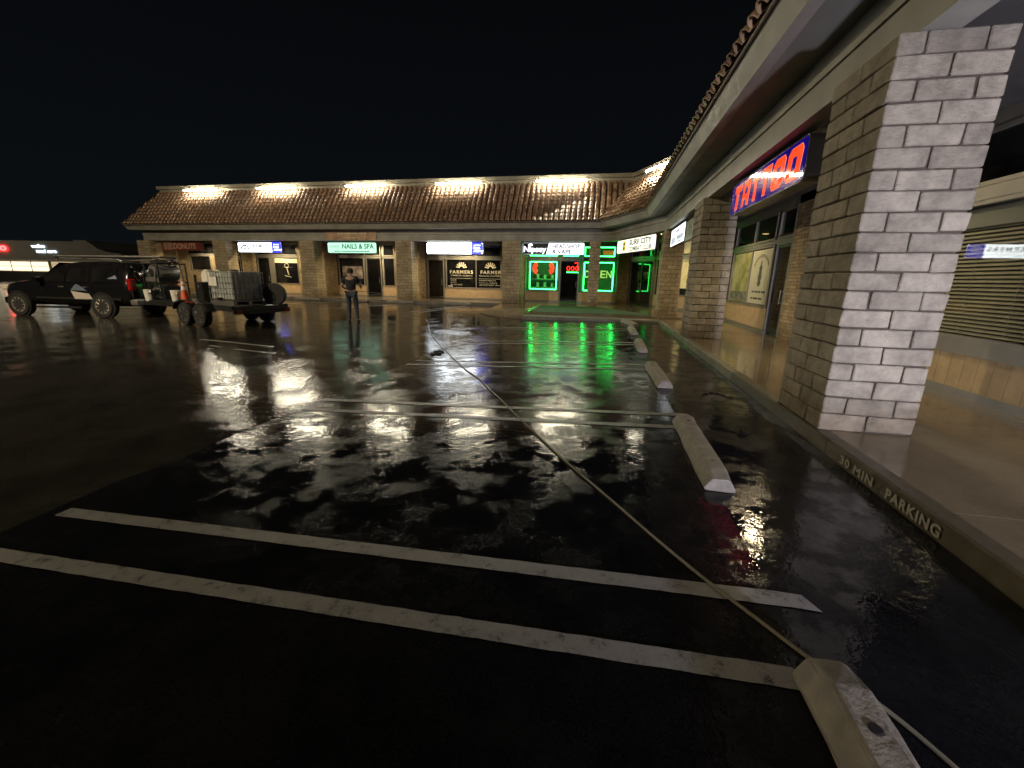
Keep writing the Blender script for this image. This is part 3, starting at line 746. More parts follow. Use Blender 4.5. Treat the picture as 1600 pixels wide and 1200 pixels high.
# first insurance window: shade and anchor-like ornament
mb = MB(); FW.box(mb, -21.95, -20.2, 2.30, 2.60, -.029, -.02); O('window_shade', mb, M['cream'], B_)
mb = MB(); mb.tube([FW.p(-21.05+.16*math.cos(i*math.pi/6), 2.12+.14*math.sin(i*math.pi/6), -.01) for i in range(13)], .022, 6)
mb.tube([FW.p(-21.05+.03*i, 1.98-.12*i, -.01) for i in range(5)], .03, 6); mb.tube([FW.p(-21.25+.1*i, 1.46-.02*i, -.01) for i in range(6)], .022, 6); mb.tube([FW.p(-21.4+.1*i, 2.0+.02*math.sin(i), -.01) for i in range(9)], .012, 6)
tag(O('window_ornament', mb, M['vinyl']), 'pale anchor shaped ornament in the window under the cream shade', 'ornament')
# nail window picture
npst = MB(); FW.box(npst, -16.85, -15.4, 1.35, 2.15, -.028, -.022); 
tag(O('nail_poster', npst, paint('nail_poster_print', (.30,.24,.19), .5, var=.9, scale=2.5)), 'blurred beauty poster in the nail shop window behind the man', 'poster')
npst = MB(); npst.tube([FW.p(-16.6+.12*i, 1.55+.12*math.sin(i*.7), -.012) for i in range(10)], .03, 6)
# tattoo shop window posters
tp = thing('window_posters', 'two pale posters with leaf picture and lantern emblem filling tattoo shop window', 'poster', (0,0,0))
mb = MB(); RW.box(mb, -17.38, -15.46, .94, 2.55, -.028, -.018); 
m, t, b = NM('leaf_poster'); P = pos(t)
t.links.new(ramp(t, noise(t, 1.6, 6, .7, P), [(.38, (.20,.20,.06)), (.5, (.42,.38,.16)), (.62, (.52,.47,.28))]), b.inputs['Base Color']); b.inputs['Roughness'].default_value = .5
O('leaf_poster', mb, m, tp)
mb = MB(); RW.box(mb, -15.38, -13.70, .94, 2.55, -.028, -.018); O('pale_poster', mb, paint('pale_poster', (.55,.52,.38), .5, var=.08), tp)
mb = MB()
for i, ch in enumerate('THE BLACK LANTERN'[:0]): pass
for i in range(13):                       # arched row of illegible letters
    t_ = math.pi*(0.12 + .76*i/12); a_ = -14.53 - .62*math.cos(t_); z_ = 1.95 + .42*math.sin(t_)
    RW.rect(mb, a_-.03, a_+.03, z_-.05, z_+.05, -.0165)
prof = [(0,.62),(.05,.55),(.05,.48),(.14,.40),(.10,.32),(.16,.10),(.10,.0),(.17,-.06),(.06,-.16),(0,-.16)]
RW.poly(mb, [(-14.53+x, 1.62+z) for x, z in prof] + [(-14.53-x, 1.62+z) for x, z in reversed(prof)][1:-1], -.0165)
for (z_, wds) in ((1.30, (.2,.28,.22,.3)), (1.10, (.16,.4,.3))):
    a_ = -15.05
    for wd in wds: RW.rect(mb, a_, a_+wd, z_-.03, z_+.03, -.0165); a_ += wd+.05
O('poster_print', mb, paint('poster_ink', (.07,.075,.06), .6), tp)
mb = MB(); RW.box(mb, -17.3, -15.55, .98, 1.28, -.0178, -.013); O('poster_strip', mb, paint('poster_strip_print', (.25,.25,.2), .6, var=.8, scale=6), tp)

# ------------------------------------------------------------------ shop signs (each hangs below the beam)
SG = Plane((0, 23.80, 0), (1, 0))
def sign(pl, a0, a1, z0, z1, label, face, r=0.09, depth=0.2, group=None, name='shop_sign', hang=True):
    t_ = thing(name, label, 'sign', tuple(pl.p((a0+a1)/2, z0, -depth/2)), 0, group)
    off_ = -Vector(t_.location)
    def put(nm, mb, mat): 
        mb.v = [tuple(Vector(v) + off_) for v in mb.v]; return O(nm, mb, mat, t_)
    mb = MB(); pl.rbox(mb, a0, a1, z0, z1, -depth, 0, r); put('cabinet', mb, M['sign_side'])
    mb = MB(); pl.poly(mb, rrect(a0+.02, a1-.02, z0+.02, z1-.02, max(r-.02, .01)), .004); put('face', mb, face)
    if hang:
        mb = MB()
        for a in (a0+.35, a1-.35): mb.bar(pl.p(a, z1-.01, -depth/2), pl.p(a, 3.71, -depth/2), .012, 6)
        put('hanger', mb, M['dksteel'])
    return put
def arch(mb, pl, a, z, r0, r1, t0, t1, d, n=10):
    for i in range(n):
        p, q = t0+(t1-t0)*i/n, t0+(t1-t0)*(i+1)/n
        pl.poly(mb, [(a+r0*math.cos(p), z+r0*math.sin(p)), (a+r1*math.cos(p), z+r1*math.sin(p)), (a+r1*math.cos(q), z+r1*math.sin(q)), (a+r0*math.cos(q), z+r0*math.sin(q))], d)
def heart(mb, pl, a, z, s, d):
    pl.poly(mb, [(a, z-s), (a+s*.9, z+s*.2), (a+s*.55, z+s*.75), (a, z+s*.35), (a-s*.55, z+s*.75), (a-s*.9, z+s*.2)], d)
def insurance(a0, split, a1, label, hot, ncol):
    put = sign(SG, a0, a1, 2.85, 3.48, label, M['sign_hot' if hot else 'sign_white'], .12)
    mb = MB(); SG.poly(mb, [(split, 2.87), (a1-.10, 2.87), (a1-.02, 2.95), (a1-.02, 3.38), (a1-.10, 3.46), (split, 3.46)], .008); put('blue_field', mb, M['sign_blue'])
    la = a0+.52
    mb = MB()
    if hot:
        for i in range(5): arch(mb, SG, la, 2.98, .28, .335, math.pi*(i+.15)/5, math.pi*(i+.85)/5, .010, 3)
    else: arch(mb, SG, la, 2.98, .26, .335, 0, math.pi, .010, 14)
    put('arch_emblem', mb, M['letter_navy'])
    mb = MB(); heart(mb, SG, la, 3.07, .085, .010); put('heart_emblem', mb, M['letter_red' if hot else 'letter_navy'])
    c = (la+.42+split-.12)/2
    mb = MB(); SG.text(mb, 'FARMERS', c, 3.24, split-.12-la-.42, .22, .010, spacing=1.3, bold=.03); SG.text(mb, 'INSURANCE', c-.2, 3.00, (split-la-.5)*.62, .07, .010, spacing=1.3); put('lettering', mb, M[ncol])
    mb = MB()
    for q, l in enumerate(('JOHN', 'KERR', 'AGENCY')): SG.text(mb, l, split+.12+.06*len(l)/1.2, 3.32-.15*q, .105*len(l)*.95, .10, .012, bold=.03)
    put('name_lettering', mb, M['letter_white'])
insurance(-22.85, -20.35, -19.65, 'white and blue insurance sign with dark arch emblem, left of the nail shop', False, 'letter_grey')
insurance(-10.05, -7.35, -6.66, 'glaring white insurance sign with blue end and red heart over the lettered window', True, 'letter_pale')
put = sign(SG, -16.45, -13.2, 2.85, 3.48, 'mint green lit sign reading nails and spa', M['sign_mint'], .1)
mb = MB(); SG.text(mb, 'NAILS & SPA', -14.42, 3.25, 2.1, .30, .01, bold=.03); put('lettering', mb, M['letter_green'])
mb = MB(); SG.text(mb, 'Lovely', -15.98, 3.23, .72, .24, .01, shear=.4); SG.rect(mb, -16.3, -15.6, 3.07, 3.085, .01); put('script', mb, M['letter_green'])
mb = MB(); x = -16.0; random.seed(2)
while x < -13.75:
    wd = random.uniform(.06, .16); SG.rect(mb, x, x+wd, 2.93, 2.99, .01); x += wd + .03
put('small_print', mb, M['letter_green'])
put = sign(SG, -4.42, -1.05, 2.86, 3.49, 'half black half white lit sign of the vape and headshop', M['sign_white'], .08)
mb = MB(); SG.poly(mb, [(-4.39,2.885),(-3.10,2.885),(-2.96,3.465),(-4.39,3.465)], .008); put('black_field', mb, M['black'])
mb = MB(); SG.text(mb, 'Nipsey', -3.72, 3.10, 1.24, .40, .012, bold=.018); SG.poly(mb, [(-4.1,3.32),(-3.85,3.33),(-3.88,3.41),(-3.98,3.44),(-4.08,3.40)], .012); put('white_lettering', mb, M['letter_white'])
mb = MB(); SG.text(mb, 'HEADSHOP', -2.02, 3.30, 1.50, .24, .01, bold=.035); SG.text(mb, '& VAPE', -2.25, 3.02, 1.05, .22, .01, bold=.035); put('dark_lettering', mb, M['letter_grey'])
# donut sign: red, unlit
put = sign(SG, -28.8, -25.5, 2.92, 3.50, 'unlit weathered red donuts sign at the far end of the shops', paint('donut_sign_face', (.20,.045,.035), .4, var=.5, scale=2.5), .02, .12)
mb = MB(); SG.text(mb, 'DONUTS', -26.95, 3.21, 1.75, .36, .008, bold=.02); put('lettering', mb, paint('donut_letter', (.62,.42,.32), .5))
mb = MB(); SG.poly(mb, [(-28.6,2.98),(-27.9,2.98),(-27.95,3.42),(-28.3,3.46),(-28.6,3.4)], .006); put('faded_picture', mb, paint('faded_print', (.42,.24,.18), .5, var=.4, scale=4))
# wooden board on the beam above the nail sign
wb = Plane((0, 23.37, 0), (1, 0)); mb = MB(); wb.box(mb, -16.2, -12.95, 3.56, 4.10, -.02, .02)
tag(O('banner_board', mb, paint('faded_banner', (.50,.34,.22), .6, var=.45, scale=3.5)), 'faded tan banner board on the beam above the nail shop sign', 'banner')
wt = MB(); x = -15.4; random.seed(8)
while x < -13.6:
    wd = random.uniform(.08, .2); wb.rect(wt, x, x+wd, 3.88, 3.97, .023); x += wd+.05
x = -14.9
while x < -14.1:
    wd = random.uniform(.06, .12); wb.rect(wt, x, x+wd, 3.66, 3.73, .023); x += wd+.05
bo = [o for o in bpy.data.objects if o.name == 'banner_board'][0]; O('faint_lettering', wt, M['cream'], bo)
# combat club sign along the chamfer
ca, cb = Vector((0.62, 22.55, 0)), Vector((2.06, 18.98, 0)); CS = Plane(ca - Vector((0,0,0)), (cb-ca)); CL = (cb-ca).length
put = sign(CS, 0.0, CL, 2.84, 3.47, 'cream white lit sign with gold emblem at the corner shop', M['sign_warm'], .1, .16)
mb = MB(); CS.text(mb, 'SURF CITY', CL*.63, 3.28, CL*.56, .25, .01, bold=.035); CS.text(mb, 'COMBAT CLUB', CL*.62, 3.00, CL*.58, .21, .01, bold=.025); put('lettering', mb, M['letter_grey'])
mb = MB(); CS.poly(mb, [(.62,2.95),(.98,2.95),(1.0,3.1),(.92,3.2),(1.02,3.3),(.9,3.4),(.72,3.38),(.62,3.25),(.7,3.12)], .01); put('gold_emblem', mb, M['letter_gold'])
mb = MB(); CS.poly(mb, [(.72,3.02),(.9,3.0),(.86,3.12),(.76,3.14)], .012); CS.poly(mb, [(.76,3.22),(.9,3.2),(.92,3.28),(.78,3.32)], .012); put('dark_emblem_marks', mb, M['letter_dark'])
# white sign on the right wing between corner column and second column
RS = Plane((2.50, 0, 0), (0, -1))
put = sign(RS, -17.95, -15.1, 2.84, 3.46, 'small white lit sign between the corner column and the second block column', M['sign_white'], .05, .16)
mb = MB(); random.seed(4)
for (z_, h_, a0, a1) in ((3.31,.10,-17.1,-16.1), (3.03,.24,-17.75,-16.8), (3.07,.16,-16.65,-15.35), (2.93,.07,-16.5,-15.5)):
    x = a0
    while x < a1:
        wd = random.uniform(.6, 1.1)*h_; RS.rect(mb, x, min(x+wd, a1), z_-h_/2, z_+h_/2, .01); x += wd + h_*.25
put('lettering', mb, M['letter_navy'])
put = sign(RS, -14.95, -12.75, 2.80, 3.40, 'unlit pale green sign panel beside the small white lit sign', paint('pale_green_face', (.30,.36,.28), .3), .02, .12)
mb = MB(); RS.rect(mb, -14.6, -14.55, 2.85, 3.3, .008); RS.rect(mb, -13.9, -13.8, 2.85, 3.3, .008); put('streak', mb, M['white'])
# tattoo sign
def tattoo():
    put = sign(RS, -10.0, -6.66, 2.88, 3.46, 'blue lit sign with big red TATTOO letters on the right wing', M['sign_dkblue'], .09, .26)
    def glyph(ch, a, w_, z0, z1, gr):
        s = .12   # slant
        h = z1-z0
        def P_(x, y): return (a + x*w_ + s*y*h - gr*0 , z0 + y*h)
        polys = {
         'T': [[(0,.72),(1,.72),(1,1),(0.08,1)], [(.33,0),(.67,0),(.67,.73),(.33,.73)]],
         'A': [[(0,0),(.3,0),(.3,.82),(.12,.92),(0,.75)], [(.7,0),(1,0),(1,.85),(.88,1),(.7,.95)], [(.12,.75),(.88,.75),(.9,1),(.1,1)], [(.28,.28),(.72,.28),(.72,.48),(.28,.48)]],
         'O': [[(0,.15),(.34,.15),(.34,.85),(0,.85)], [(.66,.15),(1,.15),(1,.85),(.66,.85)], [(.15,0),(.85,0),(1,.16),(.98,.3),(.02,.3),(0,.16)], [(.02,.7),(.98,.7),(1,.84),(.85,1),(.15,1),(0,.84)]]}[ch]
        return [[P_(x, y) for x, y in pg] for pg in polys]
    red = MB(); pink = MB()
    xs = [-9.83, -9.29, -8.80, -8.32, -7.83, -7.29]; ws = [.43, .39, .39, .39, .44, .46]
    for ch, x, wd in zip('TATTOO', xs, ws):
        for pg in glyph(ch, x, wd, 2.955, 3.38, 0): RS.poly(red, pg, .010)
        for pg in glyph(ch, x-.008, wd+.016, 2.948, 3.387, 0): RS.poly(pink, pg, .007)
    put('letter_outline', pink, M['sign_pink']); put('red_lettering', red, M['sign_red'])
tattoo()

# ------------------------------------------------------------------ neon tubes of the smoke shop
def neon(pl, a0, a1, z0, z1, label, d=-.10, open_=''):
    t_ = thing('neon_border', label, 'neon light', tuple(pl.p((a0+a1)/2, z0, d)))
    off_ = Vector(t_.location)
    for nm, (p, q) in (('b', ((a0,z0),(a1,z0))), ('t', ((a0,z1),(a1,z1))), ('l', ((a0,z0),(a0,z1))), ('r', ((a1,z0),(a1,z1)))):
        if nm in open_: continue
        mb = MB(); mb.bar(pl.p(*p, d)-off_, pl.p(*q, d)-off_, .024, 8); O('neon_tube', mb, M['neon_green'], t_)
neon(FW, -4.30, -2.70, 0.98, 2.56, 'green neon border round the left window of the vape shop')
neon(FW, -1.08, 0.60, 0.96, 2.55, 'green neon border round the right window with OPEN lettering')
neon(FW, -4.30, -2.70, 2.91, 3.40, 'green neon border in the transom over the left vape shop window')
neon(FW, -2.30, -1.46, 2.91, 3.40, 'green neon border in the transom over the vape shop door')
neon(FW, -1.08, 0.60, 2.91, 3.40, 'green neon border in the transom over the OPEN window')
t_ = thing('open_neon', 'pale OPEN lettering inside the right green window', 'neon light', (-.24, 25.90, 1.9)); mb = MB(); pl = Plane((0,0,0), (1,0))
for ch, a in zip('OPEN', (-.66, -.3, .28, .62)): pl.text(mb, ch, a - .02, 0, .30, .42, 0.0, bold=.01)
O('letters', mb, M['open_neon'], t_)
t_ = thing('red_neon_swirl', 'pair of red curved neon scrolls at the top of left green window', 'neon light', (-3.5, 25.88, 2.2))
for s_ in (-1, 1):
    mb = MB()
    for q in range(6): 
        rr = .16 + .05*q
        mb.tube([( s_*(.28 + rr*math.cos(t)*.9), 0, rr*math.sin(t)*.9) for t in [R(-70 + 140*i/7) for i in range(8)]], .012, 5)
    O('scroll', mb, M['neon_red'], t_)
t_ = thing('red_door_neon', 'small red and orange neon sign in the vape shop door', 'neon light', (-1.75, 25.74, 2.2)); mb = MB()
for q in range(3): mb.tube([(-.25+.25*q+.09*math.cos(R(a)), 0, .12*math.sin(R(a))) for a in range(0, 361, 45)], .018, 5)
mb.tube([(.28,0,-.1),(.28,0,.35)], .02, 5); mb.tube([(.1,0,.3),(.28,0,.35)], .02, 5)
O('red_loop', mb, M['neon_red'], t_); mb = MB(); mb.bar((-.35,0,-.22),(.35,0,-.22),.014,6); O('green_line', mb, M['neon_green'], t_)
t_ = thing('orange_neon', 'orange glowing strip in the transom right of the narrow column', 'neon light', (.25, 25.87, 3.1)); O('glow_panel', MB().box(-.3,.3,-.01,.01,-.1,.12), emit('orange_panel', (1,.25,.05), .35), t_)
# ------------------------------------------------------------------ roof strip lights
rlnames = ['roof strip light nearest the left end of the parapet', 'second roof strip light from the left end of the parapet', 'roof strip light above the nail shop', 'roof strip light above the white insurance sign with red heart', 'roof strip light above the vape shop']
spans = [(-26.45,-23.95), (-21.05,-18.4), (-15.02,-12.52), (-9.42,-6.9), (-3.78,-1.15)]
def strip_light(pl, a0, a1, z, label):
    t_ = thing('roof_strip_light', label, 'light', tuple(pl.p((a0+a1)/2, z, 0)), 0, 'strip lights along the parapet'); off_ = Vector(t_.location)
    def put(nm, mb, mat): mb.v = [tuple(Vector(v)-off_) for v in mb.v]; return O(nm, mb, mat, t_)
    mb = MB(); pl.box(mb, a0-.03, a1+.03, z+.035, z+.075, -.06, .06); put('housing', mb, M['parapet'])
    mid = (a0+a1)/2
    for a in (a0+.2, mid, a1-.2):
        mb = MB(); pl.box(mb, a-.02, a+.02, z+.045, z+.075, -.58, -.06); put('bracket', mb, M['parapet'])
    for (p, q) in ((a0, mid-.02), (mid+.02, a1)):
        mb = MB(); mb.bar(pl.p(p, z, 0), pl.p(q, z, 0), .034, 8); put('tube', mb, M['tube'])
PP = Plane((0, 23.52, 0), (1, 0))
for (a0, a1), l in zip(spans, rlnames): strip_light(PP, a0*.983, a1*.983, 6.51, l)
CP = Plane((1.30-.48, 24.1-.24, 0), (1.75, -3.5)); strip_light(CP, 1.9, 3.6, 6.51, 'roof strip light on the angled corner roof')

# ------------------------------------------------------------------ walkway ceiling lamps
def ceil_lamp(x, y, label, watts, z=3.70):
    t_ = thing('ceiling_lamp', label, 'lamp', (x, y, z), 0, 'warm walkway ceiling lamps')
    mb = MB(); mb.lathe([(.17,0),(.17,-.03),(.13,-.035)], n=18); O('rim', mb, M['frame'], t_)
    mb = MB(); mb.lathe([(.13,-.036),(.11,-.045),(.06,-.052),(.02,-.055)], n=18); O('globe', mb.mesh('globe', smooth=True), M['lampglow'], t_)
    ld = bpy.data.lights.new('lamp_light', 'SPOT'); ld.spot_size = R(158); ld.spot_blend = .5; ld.energy = watts*5.0; ld.color = (1.0, .80, .48); ld.shadow_soft_size = .12
    lo = bpy.data.objects.new('lamp_light', ld); COL.objects.link(lo); lo.parent = t_; lo.location = (0, 0, -.08)
for x, l in ((-26.6,'donut shop'), (-21.0,'first insurance shop'), (-14.0,'nail shop'), (-8.2,'lettered insurance window')):
    ceil_lamp(x, 24.95, 'round ceiling lamp in the walkway before the ' + l, 120)
ceil_lamp(-3.2, 24.95, 'round ceiling lamp in the walkway before the vape shop', 16)
ceil_lamp(2.6, 21.2, 'round ceiling lamp in the walkway at the corner shop', 36)
ceil_lamp(3.35, 15.4, 'round ceiling lamp in the walkway before the tattoo shop window', 46)
ceil_lamp(3.25, 8.3, 'round ceiling lamp behind the TATTOO sign', 58)

# ------------------------------------------------------------------ wheel stops
def stop_mesh(L, seed):
    random.seed(seed); mb = MB(); n = 13
    prof = [(-.115,0),(-.115,.035),(-.075,.115),(-.05,.13),(.05,.13),(.075,.115),(.115,.035),(.115,0)]
    for i in range(n):
        y = -L/2 + L*i/(n-1); e = 1.0 if 0 < i < n-1 else .80
        for (x, z) in prof: mb.v.append((x*(.96 if e < 1 else 1) + random.uniform(-.006,.006), y, z*e + random.uniform(-.005,.005)*(z > .05)))
    k = len(prof)
    for i in range(n-1):
        for j in range(k): mb.f.append((i*k+j, i*k+(j+1) % k, (i+1)*k+(j+1) % k, (i+1)*k+j))
    mb.f += [tuple(range(k)), tuple(reversed(range((n-1)*k, n*k)))]
    return mb.mesh('stop_body', bevel=.012, seg=2)
sm_ = [stop_mesh(1.62, 1), stop_mesh(1.62, 2)]
def wheel_stop(x, y, rz, label, i):
    t_ = thing('wheel_stop', label, 'wheel stop', (x, y, zg(x, y)+.014), rz, 'concrete wheel stops'); O('stop_body', sm_[i % 2], M['stop'], t_)
    for yy_ in (-.52, .52):
        mb = MB(); mb.lathe([(.024,.1305),(.018,.134),(.002,.134)], (0,yy_,0), n=10); O('anchor_hole', mb, M['black'], t_)
wheel_stop(0.985, 0.76, R(1), 'concrete wheel stop in the near corner of the picture', 0)
wheel_stop(0.985, 3.95, R(-.5), 'concrete wheel stop just left of the near block column, second from the camera', 1)
wheel_stop(1.0, 7.15, R(1.5), 'concrete wheel stop beside the small hole by the kerb, third from the camera', 0)
wheel_stop(1.0, 10.35, R(-1), 'concrete wheel stop level with the second block column', 1)
wheel_stop(1.02, 13.4, R(1), 'concrete wheel stop second from the corner step', 0)
wheel_stop(1.05, 15.6, R(12), 'concrete wheel stop nearest the corner step', 1)
for x, l in ((-11.35, 'left of the lettered window'), (-7.9, 'below the lettered window'), (-14.2, 'before the nail shop door'), (-17.4, 'before the nail shop window')):
    wheel_stop(x, 22.75, R(90), 'far concrete wheel stop ' + l, 1)

# ------------------------------------------------------------------ pressure hose on the ground
hp = [(-6.6,15.3),(-6.1,14.4),(-5.2,12.4),(-3.75,9.75),(-2.55,7.6),(-1.9,6.55),(-1.02,4.95),(-.47,3.95),(.03,3.10),(.33,2.60),(.63,2.13),(.845,1.82),(.965,1.655),(1.12,1.50),(1.235,1.315),(1.36,1.05),(1.5,.5),(1.55,-.4),(1.2,-2.0)]
def cr(pts, n=8):
    out = []; P_ = [Vector((*p, 0)) for p in pts]
    for i in range(len(P_)-1):
        a, b2, c, d = P_[max(i-1,0)], P_[i], P_[i+1], P_[min(i+2,len(P_)-1)]
        for k in range(n):
            t_ = k/n; out.append(.5*((2*b2)+(c-a)*t_+(2*a-5*b2+4*c-d)*t_*t_+(3*b2-a-3*c+d)*t_**3))
    out.append(P_[-1]); return out
pts = []
for p in cr(hp):
    z = zg(p.x, p.y) + (.014 if p.x > -3.85 and p.y < 16.4 else 0) + .009
    pts.append((p.x + .006*math.sin(p.y*5), p.y, z))
mb = MB(); mb.tube(pts, .0088, 8)
tag(O('pressure_hose', mb.mesh('pressure_hose', smooth=True), paint('hose_tan', (.22,.20,.14), .4, var=.3)), 'thin tan pressure hose running diagonally across the wet parking lot', 'hose')
# small dark rubbish beside the hose, broken hole by the kerb
mb = MB(); random.seed(6)
for i in range(14):
    x, y = random.uniform(-.12,.12), random.uniform(-.2,.2); r = random.uniform(.03,.07); mb.lathe([(r,0),(r*.9,r*.5),(r*.3,r*.8)], (x,y,0), n=6)
tag(O('debris_clump', mb, M['black'], None, (-3.62, 9.05, zg(-3.62,9.05)+.014)), 'small dark clump of debris lying beside the hose', 'debris')
mb = MB()
for i in range(12):
    a = math.pi*i/12 + random.uniform(-.1,.1); rr = random.uniform(.9,1.15); r = random.uniform(.012,.03)
    mb.lathe([(r,0),(r*.8,r*.5),(r*.2,r*.7)], (.16*rr*math.cos(a), .26*rr*math.sin(a), 0), n=6)
t_ = thing('broken_drain', 'small broken drain hole in the asphalt beside the kerb', 'drain', (1.66, 6.0, .0145)); tag(O('rubble_rim', mb, M['stall'], t_), kind='stuff')
mb = MB(); mb.lathe([(.11,.002),(.08,.003),(.02,.003)], n=11); o = O('hole', mb, M['black'], t_); o.scale = (1,1.6,1)

# ------------------------------------------------------------------ vehicles
def wheel(parent, x, y, r, wd, rimmat, spokes=10, name='wheel', s=-1):
    w_ = O(name, MB().lathe([(r*.62,-wd/2),(r*.93,-wd/2),(r,-wd*.32),(r,wd*.32),(r*.93,wd/2),(r*.62,wd/2)], axis='Y', n=28).mesh('tyre', smooth=True), M['rubber'], parent, (x, y, r))
    mb = MB(); mb.lathe([(r*.66, s*wd*.40),(r*.66, s*wd*.5),(r*.60, s*wd*.5),(r*.58, s*wd*.2)], axis='Y', n=24)
    mb.lathe([(r*.14, s*wd*.25),(r*.14, s*wd*.46),(r*.02, s*wd*.48)], axis='Y', n=12)
    for i in range(spokes):
        a = 2*math.pi*i/spokes; mb.bar((r*.1*math.cos(a), s*wd*.40, r*.1*math.sin(a)), (r*.62*math.cos(a), s*wd*.44, r*.62*math.sin(a)), r*.055, 6)
    O('rim', mb, rimmat, w_); mb = MB(); mb.lathe([(r*.60, s*wd*.12),(r*.02, s*wd*.12)], axis='Y', n=20); O('brake_disc', mb, M['dksteel'], w_)
    return w_
def carpaint():
    m, t, b = NM('black_car_paint'); b.inputs['Base Color'].default_value = (.006,.006,.007,1); b.inputs['Roughness'].default_value = .18
    b.inputs['Coat Weight'].default_value = .8; b.inputs['Coat Roughness'].default_value = .05; return m
M['car'] = carpaint(); M['rim'] = paint('alloy_rim', (.62,.56,.45), .35, metal=.15)
def suv():
    ang = math.atan2(.107, .994); c, s = math.cos(ang), math.sin(ang)
    # near rear contact (local 4.02,-.84) at world (-16.53,11.41)
    lx, ly = 4.02, -.84
    ox, oy = -16.53 - (c*lx - s*ly), 11.41 - (s*lx + c*ly)
    v = thing('black_suv', 'black off road wagon with roof rack towing the washing trailer', 'car', (ox, oy, -.015), ang)
    # half sections (y,z) per station x
    st = [
     (0.02, .62, [( .45,.42),( .55,.60),( .55,.85),( .50,.98),( .30,1.00)]),
     (0.18, .62, [( .72,.34),( .84,.58),( .84,.90),( .76,1.06),( .45,1.10)]),
     (0.60, .62, [( .86,.32),( .95,.60),( .95,.98),( .86,1.14),( .50,1.18)]),
     (1.30, .62, [( .88,.32),( .97,.62),( .97,1.04),( .90,1.20),( .55,1.25)]),
     (1.58, .62, [( .88,.32),( .97,.62),( .97,1.10),( .88,1.25),( .60,1.30)]),
     (2.25, .62, [( .88,.32),( .97,.62),( .97,1.12),( .80,1.62),( .55,1.80)]),
     (2.65, .62, [( .88,.32),( .97,.62),( .97,1.13),( .76,1.74),( .52,1.87)]),
     (3.70, .62, [( .88,.32),( .97,.62),( .97,1.15),( .76,1.76),( .52,1.89)]),
     (4.70, .62, [( .88,.34),( .97,.62),( .97,1.16),( .77,1.72),( .52,1.86)]),
     (5.00, .62, [( .86,.38),( .95,.62),( .95,1.16),( .80,1.60),( .50,1.80)]),
     (5.14, .62, [( .80,.44),( .88,.62),( .90,1.10),( .78,1.45),( .45,1.62)])]
    mb = MB(); K = 10
    for (x, _, h) in st:
        for (y, z) in h: mb.v.append((x, -y, z))
        for (y, z) in reversed(h): mb.v.append((x, y, z))
    for i in range(len(st)-1):
        for j in range(K): mb.f.append((i*K+j, i*K+(j+1) % K, (i+1)*K+(j+1) % K, (i+1)*K+j))
    mb.f += [tuple(range(K)), tuple(reversed(range((len(st)-1)*K, len(st)*K)))]
    body = O('body', mb.mesh('body', smooth=True), M['car'], v)
    md = body.modifiers.new('sub', 'SUBSURF'); md.levels = 2; md.render_levels = 2
    # glass: side windows follow the tumblehome
    def side(s_, x0, x1, x2, x3, z0, z1, nm='side_window'):
        def yy_(z): return s_*(.955 - (z-1.14)*.33)
        mb = MB(); mb.slab([(x0, yy_(z0)+s_*.012, z0), (x1, yy_(z0)+s_*.012, z0), (x2, yy_(z1)+s_*.012, z1), (x3, yy_(z1)+s_*.012, z1)], (0, -s_*.01, 0)); return O(nm, mb, M['darkglass'], v)
    for s_ in (-1, 1):
        side(s_, 1.80, 2.72, 2.72, 2.28, 1.16, 1.60, 'front_side_window'); side(s_, 2.80, 3.62, 3.60, 2.80, 1.17, 1.64, 'rear_side_window'); side(s_, 3.74, 4.72, 4.62, 3.72, 1.18, 1.64, 'quarter_window')
        mb = MB(); mb.box(1.55, 4.75, s_*.945-.012 if s_ > 0 else -.985, s_*.945+.04 if s_ > 0 else -.935, .60, .66); O('body_moulding', mb, M['dksteel'], v)
        mb = MB(); mb.box(1.5, 3.25, s_*.99-.05, s_*.99+.05, .30, .36); O('side_step', mb, M['dksteel'], v)
        for (x, ) in ((2.62,), (3.52,)): O('door_handle', MB().box(x-.11, x+.07, s_*.985-.02, s_*.985+.02, 1.0, 1.03).mesh('handle', bevel=.008), M['steel'], v)
        mb = MB(); mb.box(1.78, 1.98, min(s_*.98, s_*1.2), max(s_*.98, s_*1.2), 1.16, 1.32); O('mirror', mb.mesh('mirror', bevel=.03), M['car'], v)
        mb = MB(); mb.box(5.00, 5.145, min(s_*.70, s_*.93), max(s_*.70, s_*.93), .92, 1.32); O('tail_light', mb.mesh('tail', bevel=.03), paint('tail_lens', (.28,.01,.012), .15), v)
        mb = MB(); mb.box(.04, .34, min(s_*.56, s_*.80), max(s_*.56, s_*.80), .86, 1.02); O('headlight', mb.mesh('head', bevel=.03), paint('head_lens', (.55,.5,.42), .1), v)
        mb = MB(); mb.tube([(2.3, s_*.70, 1.90), (2.45, s_*.70, 1.955), (4.6, s_*.70, 1.95), (4.75, s_*.70, 1.88)], .02, 6); O('roof_rail', mb, M['steel'], v)
        for (xw) in (.82, 4.02):
            mb = MB(); mb.lathe([(.455, s_*.90), (.455, s_*.975), (.30, s_*.978)], (xw, 0, .40), 'Y', 26); O('wheel_arch', mb, M['black'], v)
            wheel(v, xw, s_*.88, .385, .26, M['rim'], 10, 'wheel', s_)
    mb = MB(); mb.slab([(1.62,-.74,1.30),(1.62,.74,1.30),(2.26,.60,1.80),(2.26,-.60,1.80)], (.0,0,.012)); O('windscreen', mb, M['darkglass'], v)
    mb = MB(); mb.slab([(5.155,-.72,1.16),(5.155,.72,1.16),(5.06,.62,1.62),(5.06,-.62,1.62)], (.01,0,0)); O('rear_window', mb, M['darkglass'], v)
    O('rear_bumper', MB().box(4.98, 5.24, -.90, .90, .44, .64).mesh('rear_bumper', bevel=.04, seg=2), M['steel'], v)
